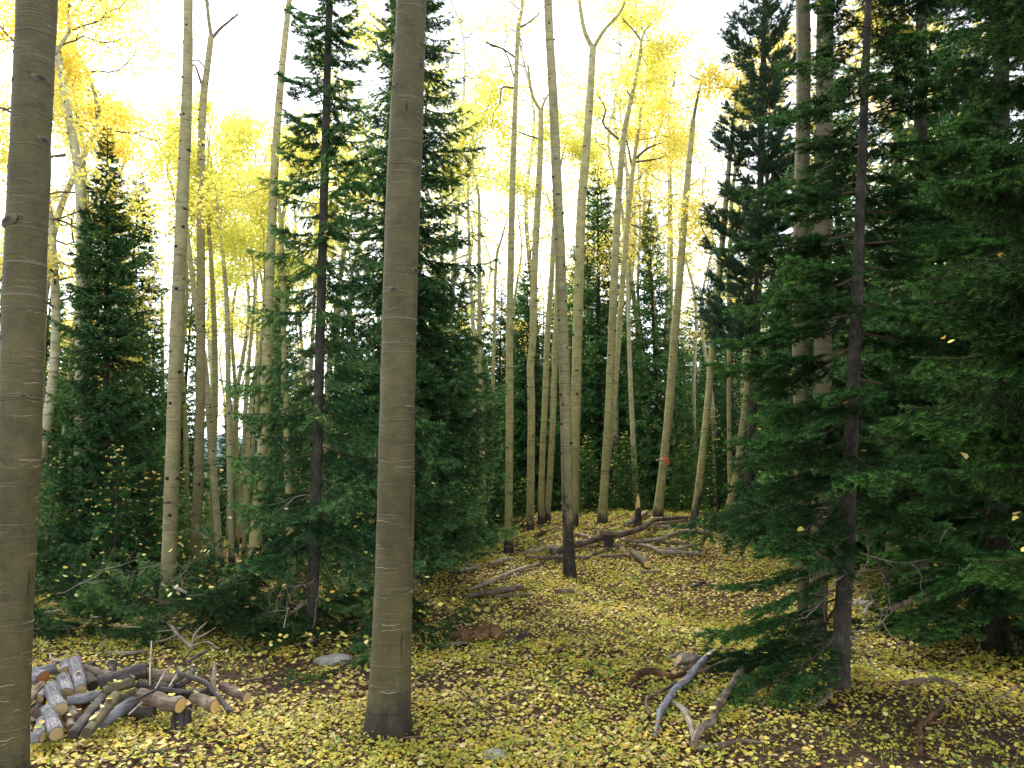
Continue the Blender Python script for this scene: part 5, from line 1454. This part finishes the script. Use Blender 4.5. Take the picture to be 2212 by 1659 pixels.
L6([(640, 125, 44), (720, 145, 46), (795, 165, 44)], 'pale barked log lying behind the near fir\'s trunk on the right', 'dead')
L6([(640, 695, 34), (740, 650, 40), (830, 605, 38), (925, 540, 26)], 'pale brown log among yellow leaves right of the fir trunk', 'log_brown', cut0='cut')
L6([(555, 690, 26), (590, 640, 32), (650, 605, 28)], 'curved pale wood piece just right of the fir trunk', 'dead', cat='stick')
L6([(790, 1145, 30), (950, 1122, 40), (1060, 1130, 40), (1170, 1155, 30)], 'brown log in shade at the foot of the right-edge boughs', 'log_brown')
L6([(930, 1610, 26), (915, 1520, 32), (925, 1430, 36), (990, 1370, 34), (1040, 1310, 30), (1070, 1255, 20)], 'reddish bent root on bare earth, bottom right', 'rot', cat='root')
L6([(960, 155, 16), (1000, 100, 20), (1045, 45, 16)], 'white dead stick leaning in the bright gap on the right', 'dead', cat='stick')
L6([(990, 345, 18), (1050, 350, 22), (1110, 345, 18)], 'short brown stick in the sunny patch on the right', 'log_brown', cat='stick')
L6([(640, 1000, 8), (760, 1035, 10), (900, 1052, 10), (1260, 1065, 7)], 'long thin twig lying in shade right of the fir trunk', 'dead', cat='stick')
L6([(600, 345, 18), (680, 355, 22), (760, 362, 18)], 'dark stick behind the fir trunk on the right', 'log_dark', cat='stick')
L6([(230, 1295, 22), (290, 1250, 28), (340, 1195, 26)], 'root running out of the near fir\'s foot', 'log_brown', cat='root')
L6([(1280, 145, 26), (1340, 155, 30), (1400, 150, 24)], 'dim log far in the shade at the right', 'log_brown')
L6([(1180, 30, 14), (1240, 40, 18), (1300, 75, 16)], 'pale dead pole far right in the gap', 'dead')
L6([(1280, 1290, 12), (1420, 1240, 14), (1560, 1150, 12)], 'thin brown branch on bare earth at the right edge', 'log_brown', cat='stick')
L6([(0, 1065, 10), (120, 1005, 14), (250, 980, 10)], 'thin dark twig under the fir\'s lowest boughs', 'log_dark', cat='stick')
L6([(830, 1340, 22), (960, 1400, 24), (1080, 1390, 16)], 'dark root half buried in bare earth, bottom right', 'rot', cat='root')
L6([(360, 1380, 14), (420, 1450, 18), (560, 1480, 12)], 'thin root on the earth below the near fir', 'rot', cat='root')

def L2(pts, label, mat='dead', **kw): return wood(conv(C2, .28, pts), label, mat, **kw)


L2([(40, 320, 44), (150, 295, 46), (260, 268, 44), (395, 210, 36)], 'grey fallen log resting toward the white aspen\'s black foot', 'dead')
L2([(185, 375, 22), (220, 300, 26), (275, 220, 18)], 'grey stick leaning over the left fallen log', 'dead', cat='stick')
L2([(50, 405, 40), (200, 372, 40), (370, 328, 26)], 'darker fallen log in front of the left grey one', 'log_brown')
gb = gpx(*C2(1150, 860)).y
L2([(1065, 308, 22), (1160, 330, 28), (1260, 372, 24)], 'grey dead branch in front of the tall scarred aspen\'s foot', 'dead', cat='branch', depths=[gb + 1.2, gb + 1.1, gb + 1.0], twigs=2)
L2([(985, 558, 20), (1110, 608, 26), (1150, 650, 28), (1190, 705, 28), (1295, 795, 24)], 'whitish crooked dead branch sticking out of the brush', 'dead', cat='branch', depths=[gb + .6, gb + .4, gb + .3, gb + .2, gb], twigs=1)
L2([(1290, 775, 14), (1312, 690, 14), (1400, 602, 9)], 'thin whitish twig forking upward from the crooked dead branch', 'dead', cat='stick', depths=[gb, gb, gb + .1])
L2([(1305, 725, 9), (1390, 690, 10), (1475, 638, 7)], 'thin twig pointing right above the crooked branch\'s end', 'dead', cat='stick', depths=[gb, gb, gb + .1])
L2([(1285, 780, 10), (1390, 748, 12), (1440, 760, 10), (1495, 805, 8)], 'thin curved twig arching right from the crooked branch', 'dead', cat='stick', depths=[gb, gb - .05, gb - .1, gb - .1])
L2([(1290, 790, 10), (1255, 840, 12), (1228, 875, 9)], 'thin twig hanging down from the crooked branch\'s end', 'dead', cat='stick', depths=[gb, gb - .1, gb - .15])
L2([(900, 747, 9), (1060, 742, 12), (1175, 690, 8)], 'long pale twig lying low across the brush', 'dead', cat='stick', depths=[gb + .1, gb + .1, gb + .1], twigs=2)
L2([(690, 615, 9), (800, 632, 12), (910, 635, 9)], 'pale twig on the middle of the brush', 'dead', cat='stick', depths=[gb + .3, gb + .3, gb + .3], twigs=2)
L2([(850, 560, 9), (920, 565, 11), (990, 556, 9)], 'short pale twig joining the crooked branch\'s top', 'dead', cat='stick', depths=[gb + .5, gb + .5, gb + .6])
L2([(1000, 672, 7), (1080, 664, 9), (1160, 658, 7)], 'fine white twig left of the crooked branch', 'dead', cat='stick', depths=[gb + .2, gb + .2, gb + .2])
L2([(465, 935, 13), (550, 850, 14), (600, 790, 13), (640, 728, 9)], 'thin forked twig rising behind the pile\'s pale peeled log', 'dead', cat='stick', depths=[gb - .2, gb - .1, gb, gb], twigs=2)
L2([(630, 862, 20), (800, 862, 26), (985, 850, 20)], 'straight pale stick on the ground behind the log pile', 'dead', cat='stick')
L2([(160, 520, 14), (230, 512, 16), (295, 502, 12)], 'short pale stick on the left brush', 'dead', cat='stick', depths=[gb + 1, gb + 1, gb + 1])
L2([(510, 556, 10), (550, 556, 12), (600, 560, 9)], 'short whitish stick on the olive brush', 'dead', cat='stick', depths=[gb + .5, gb + .5, gb + .5])
L2([(700, 435, 14), (800, 430, 16), (970, 390, 12)], 'grey stick between the two big brush piles', 'dead', cat='stick', depths=[gb + 1, gb + 1, gb + 1.1], twigs=3)
L2([(1170, 182, 14), (1230, 186, 18), (1285, 186, 14)], 'small grey log far between the tan trunks', 'dead')
L2([(1360, 145, 12), (1550, 112, 14), (1735, 88, 12)], 'thin fallen pole far behind in the thin grove', 'dead')
L2([(2130, 420, 14), (2160, 330, 22), (2200, 260, 18)], 'grey stick leaning behind the bare spruce trunk', 'dead', cat='stick')
L2([(2000, 640, 8), (2015, 560, 9), (2035, 480, 6)], 'fine upright dead twig in the dark brush', 'dead', cat='stick', depths=[gb + .3, gb + .3, gb + .3])

# more dry sticks scattered under the sparse spruce, right of its trunk
rng = np.random.default_rng(31)
for k, (x0, y0, x1, y1, lab) in enumerate([
        (720, 1330, 790, 1290, 'dry stick slanting up right of the bare spruce trunk'), (700, 1250, 760, 1262, 'dry stick lying behind the bare spruce trunk'),
        (735, 1240, 790, 1285, 'dry crossed stick behind the bare spruce trunk'), (640, 1400, 700, 1382, 'dry stick at the bare spruce\'s foot'),
        (950, 1405, 1010, 1395, 'dry stick left of the rotten stump pieces'), (905, 1300, 960, 1310, 'thin dry stick right of the thick aspen'),
        (860, 1570, 900, 1555, 'short brown stick touching the thick aspen\'s foot'), (960, 1590, 1040, 1608, 'dark thin stick lying in the front leaves'),
        (820, 1610, 1010, 1600, 'long dark root-like stick in front of the thick aspen'), (1060, 1640, 1120, 1620, 'short dark stick at the photo\'s bottom middle'),
        (1010, 1420, 1120, 1450, 'thin brown stick below the rotten stump pieces'), (1080, 1520, 1150, 1500, 'thin twig on the leaves in the front middle'),
        (700, 1540, 770, 1560, 'thin twig left of the thick aspen\'s foot'), (300, 1640, 420, 1622, 'thin dark twig in the leaves below the log pile'),
        (520, 1480, 600, 1462, 'thin twig right of the log pile'), (1180, 1420, 1260, 1400, 'thin twig right of the black root')]):
    w = 5 if k > 4 else 6
    wood([(x0, y0, w * .8), ((x0 + x1) / 2 + rng.normal(0, 5), (y0 + y1) / 2 + rng.normal(0, 4), w * 1.1), (x1, y1, w * .6)], lab, 'dead' if k < 6 else 'log_brown', cat='stick', group='thin dry sticks on the forest floor', seg=7, twigs=2 if k % 2 else 0, lift=.8)

# rotten stump pieces
def rotten(pts, label, rad, seed, open_end=True):
    rng = np.random.default_rng(seed)
    P = []
    for x, y, w in conv(C5, .12, pts):
        g = gpx(x, y + w * .42); P.append((np.array((g.x, g.y, tz(g.x, g.y) + w * .55 * scale_at(g))), w * .72 * scale_at(g)))
    c = P[0][0]
    Q, q, _ = smooth_path([p - c for p, r in P], [r for p, r in P], 14)
    q = q * (1 + rng.normal(0, .09, 14))
    mb = MB(); tube(mb, Q, q, 18, .6, rough=.09, rng=rng, caps=True)
    o = mb.build('rotten_stump', M['rot'], None, smooth=False); o.location = c; tag(o, label, 'stump', 'rotten stump pieces')
    # torn rim of splinters at the open end
    md = MB(); t = Q[0] - Q[1]; t = t / np.linalg.norm(t)
    T, A, B = frames(Q)
    for a in np.linspace(0, 6.28, 22, endpoint=False):
        rr = q[0] * rng.uniform(.75, 1.05); L = rng.uniform(.02, .09)
        p = Q[0] + (A[0] * math.cos(a) + B[0] * math.sin(a)) * rr
        s = (-A[0] * math.sin(a) + B[0] * math.cos(a)) * q[0] * .16; n_ = (A[0] * math.cos(a) + B[0] * math.sin(a)) * .012
        V = np.array([p - s - t * .03, p + s - t * .03, p + t * L + s * rng.normal(0, .4), p - s * .8 - t * .03 - n_, p + s * .8 - t * .03 - n_])
        md.add(V, np.array([[0, 1, 2], [4, 3, 2], [3, 0, 2], [1, 4, 2]]), rng.uniform(.2, .9))
    md.build('torn_rim', M['rot'], o, stuff=True)
    mh = MB(); disc(mh, Q[0] + t * .006, t, q[0] * .78, 14, .1, rng, dome=-.04); mh.build('hollow_shade', M['log_dark'], o)  # dark disc standing in for the shade inside the open end
    return o


rotten([(400, 640, 150), (480, 600, 190), (560, 600, 200), (650, 620, 190)], 'reddish rotten stump piece, smaller left one with torn open end', 0, 1)
rotten([(760, 590, 220), (860, 560, 270), (1000, 550, 250), (1100, 560, 230), (1190, 620, 150)], 'reddish rotten stump piece, bigger rounded right one', 0, 2)
wood(conv(C5, .12, [(1240, 800, 60), (1340, 720, 90), (1480, 600, 120), (1600, 520, 90), (1660, 450, 40)]), 'black charred root poking up right of the rotten stump', 'log_dark', cat='root', depths=[gpx(1090, 1402).y] * 5, seg=10, rough=.12, twigs=3)

# rocks
def rock(x, y, w, h, label, seed, flat=.35):
    rng = np.random.default_rng(seed); g = gpx(x, y); s = scale_at(g)
    import bmesh
    bm = bmesh.new(); bmesh.ops.create_icosphere(bm, subdivisions=3, radius=1.0)
    sx, sy, sz = w / 2 * s, w / 2 * s * .8, h * s
    from mathutils import noise as mn
    for v in bm.verts:
        n = mn.noise(v.co * 1.3 + Vector((seed * 7.1, 0, 0))) * .35 + mn.noise(v.co * 3.5 + Vector((0, seed * 3.3, 0))) * .12
        v.co = v.co * (1 + n); v.co.x *= sx; v.co.y *= sy; v.co.z *= sz
    for f in bm.faces: f.smooth = True
    me = bpy.data.meshes.new('rock'); bm.to_mesh(me); bm.free(); me.materials.append(M['stone'])
    o = link('rock', me); o.location = (g.x, g.y, tz(g.x, g.y) + sz * .1); tag(o, label, 'rock', 'rocks in the leaf litter')


rock(726, 1432, 92, 16, 'flat grey rock among yellow leaves left of the thick aspen', 1)
rock(1066, 1640, 64, 18, 'pale low rock at the bottom middle of the photo', 2)
rock(1480, 1446, 46, 22, 'pale tan rock beside the bluish dead branch', 3)
rock(397, 1258, 20, 14, 'small white rock between the two tall tan aspens', 4)
rock(1862, 1308, 34, 14, 'grey rock right of the near fir\'s trunk', 5)

# ------------------------------------------------------------------ leaf litter and low plants
rng = np.random.default_rng(99)


def in_view(x, y, m=.06):
    return (y > 1.6) & (np.abs(x) < y * (.64 + m) + .6)


def patch(x, y):
    return .5 + .5 * np.sin(x * 1.1 + 2 * np.sin(y * .7) + .4) * np.sin(y * 1.25 - 1.5 * np.sin(x * .6) + 1.0)


def shade_bare(x, y):     # bare earth under the conifers on the right and under the brush
    b = np.exp(-(((x - 2.7) / 1.5) ** 2 + ((y - 5.3) / 1.1) ** 2)) * .95 + np.exp(-(((x - 2.6) / 1.0) ** 2 + ((y - 4.2) / .6) ** 2)) * .5 + np.exp(-(((x + 2.3) / 1.6) ** 2 + ((y - 7.6) / 1.0) ** 2)) * .5
    return np.clip(b, 0, .9)


def scatter(n, y0, y1, dens=None):
    u = rng.random(n); y = np.sqrt(y0 ** 2 + u * (y1 ** 2 - y0 ** 2)); x = (rng.random(n) * 2 - 1) * (y * .70 + .6)
    keep = np.ones(n, bool)
    if dens is not None: keep = rng.random(n) < dens(x, y)
    return x[keep], y[keep]


def litter_tint(n):
    t = np.clip(rng.normal(.40, .16, n), 0.06, .72)
    r = rng.random(n)
    t = np.where(r < .16, rng.uniform(.7, .9, n), t); t = np.where(r > .74, rng.uniform(.9, 1.0, n), t)
    return t


mb = MB()
for n, y0, y1, sz in ((34000, 1.7, 6.5, .032), (64000, 6.5, 14, .037), (46000, 14, 26, .052)):
    x, y = scatter(n, y0, y1, lambda x, y: (1 - shade_bare(x, y)) * np.clip(.48 + .9 * patch(x, y), 0, 1))
    C = np.stack([x, y, terrain(x, y) + rng.uniform(.008, .035, len(x))], -1)
    V, F = folded(rng, C, sz, .33); mb.add(V, F, np.repeat(litter_tint(len(C)), 6))
C = np.array(REST); V, F = folded(rng, C, .042, .3); mb.add(V, F, np.repeat(litter_tint(len(C)), 6))
lit = mb.build('leaf_litter', M['litter'], None, stuff=True)
tag(lit, 'yellow fallen aspen leaves covering the forest floor', 'leaf litter')

# the nearest, largest leaves one by one: pieces of the ground
cnt = 0
x, y = scatter(1600, 1.75, 4.4, lambda x, y: (1 - shade_bare(x, y) * .6))
order = np.argsort(y)
for k in order[::3][:290]:
    o = link('fallen_leaf', LEAVES[int(rng.integers(8))], ground)
    o.matrix_local = Matrix.Translation((x[k], y[k], tz(x[k], y[k]) + rng.uniform(.022, .045))) @ Matrix.Rotation(rng.uniform(0, 6.28), 4, 'Z') @ Matrix.Rotation(rng.normal(0, .4), 4, 'X') @ Matrix.Rotation(rng.normal(0, .4), 4, 'Y') @ Matrix.Scale(rng.uniform(.65, 1.0), 4)

# low herbs: small-leaved whortleberry and seedlings
mb = MB()
for n, y0, y1, sz, hh in ((3800, 1.8, 6.5, .020, .09), (7000, 6.5, 14, .025, .09), (6000, 14, 26, .042, .09)):
    x, y = scatter(n, y0, y1, lambda x, y: (1 - .7 * shade_bare(x, y)) * np.clip(1.45 * patch(x + 3, y + 2) - .15, .04, 1))
    per = 14
    cx = np.repeat(x, per) + rng.normal(0, .055, len(x) * per); cy = np.repeat(y, per) + rng.normal(0, .055, len(x) * per)
    hz = np.repeat(rng.uniform(.4, 1.0, len(x)) * hh, per) * rng.uniform(.25, 1, len(x) * per)
    C = np.stack([cx, cy, terrain(cx, cy) + hz], -1)
    V, F = folded(rng, C, sz, .45)
    green = np.clip(rng.normal(.58, .22, len(x)), 0, 1)
    mb.add(V, F, np.repeat(np.clip(np.repeat(green, per) + rng.normal(0, .1, len(C)), 0, 1), 6))
    bs = np.stack([x, y, terrain(x, y) - .01], -1); tp = bs + np.stack([rng.normal(0, .03, len(x)), rng.normal(0, .03, len(x)), np.full(len(x), hh * .9)], -1)
    add_segments(mb, bs, tp, np.full(len(x), .0014), .75)
herb = mb.build('ground_cover', M['herb'], None, stuff=True)
tag(herb, 'low yellow-green small-leaved plants among the fallen leaves', 'ground cover')

# grass blades
mb = MB()
x, y = scatter(900, 5, 16, lambda x, y: np.clip(1.6 * patch(x * .8 - 2, y * .8) - .7, 0, 1))
per = 9
cx = np.repeat(x, per) + rng.normal(0, .03, len(x) * per); cy = np.repeat(y, per) + rng.normal(0, .03, len(x) * per); n = len(cx)
b0 = np.stack([cx, cy, terrain(cx, cy)], -1); dirv = np.stack([rng.normal(0, .5, n), rng.normal(0, .5, n), np.ones(n)], -1) * rng.uniform(.08, .2, n)[:, None]
w = rot_to(np.cross(dirv, rng.normal(0, 1, (n, 3)))) * .003
add_tris(mb, np.stack([b0 - w, b0 + w, b0 + dirv], 1), np.clip(rng.normal(.6, .2, n), 0, 1))
gr = mb.build('grass', M['herb'], None, stuff=True); tag(gr, 'thin yellowing grass blades among the leaves', 'grass')

# fine woody debris
mb = MB(); x, y = scatter(1500, 1.8, 12); n = len(x); a = rng.uniform(0, 6.28, n); L = rng.uniform(.04, .2, n)
p0 = np.stack([x, y, terrain(x, y) + .012], -1); x2, y2 = x + np.cos(a) * L, y + np.sin(a) * L
add_segments(mb, p0, np.stack([x2, y2, terrain(x2, y2) + rng.uniform(.008, .04, n)], -1), rng.uniform(.0015, .004, n))
deb = mb.build('twig_debris', M['log_brown'], None, stuff=True); tag(deb, 'scattered bits of brown twig in the leaf litter', 'debris')

# little leafless saplings in the clearing
for k, (x, y, h, lab) in enumerate([(1097, 1378, 40, 'tiny bare dark sapling left of the lone bare one'), (1168, 1377, 62, 'bare dark sapling standing right of the black root'), (1050, 1310, 40, 'tiny leafless sapling below the sunken dark log'),
                                    (1475, 1320, 60, 'tiny leafless sapling below the small brown log piece'), (960, 1330, 30, 'thin leafless seedling at the brush right of the thick aspen')]):
    rng = np.random.default_rng(800 + k); g = gpx(x, y); mb = MB(); lv = []
    P = crooked(rng, (0, 0, -.02), (0, 0, 1), h * scale_at(g), 5, .08, .1); tube(mb, P, np.linspace(.006, .002, 6), 5)
    for q in (2, 3, 4, 5): limb(mb, rng, P[q], rng.normal(0, .6, 3) + [0, 0, .5], .12, .002, lv, 1)
    o = mb.build('sapling', M['log_dark'], None); o.location = (g.x, g.y, tz(g.x, g.y)); tag(o, lab, 'sapling')
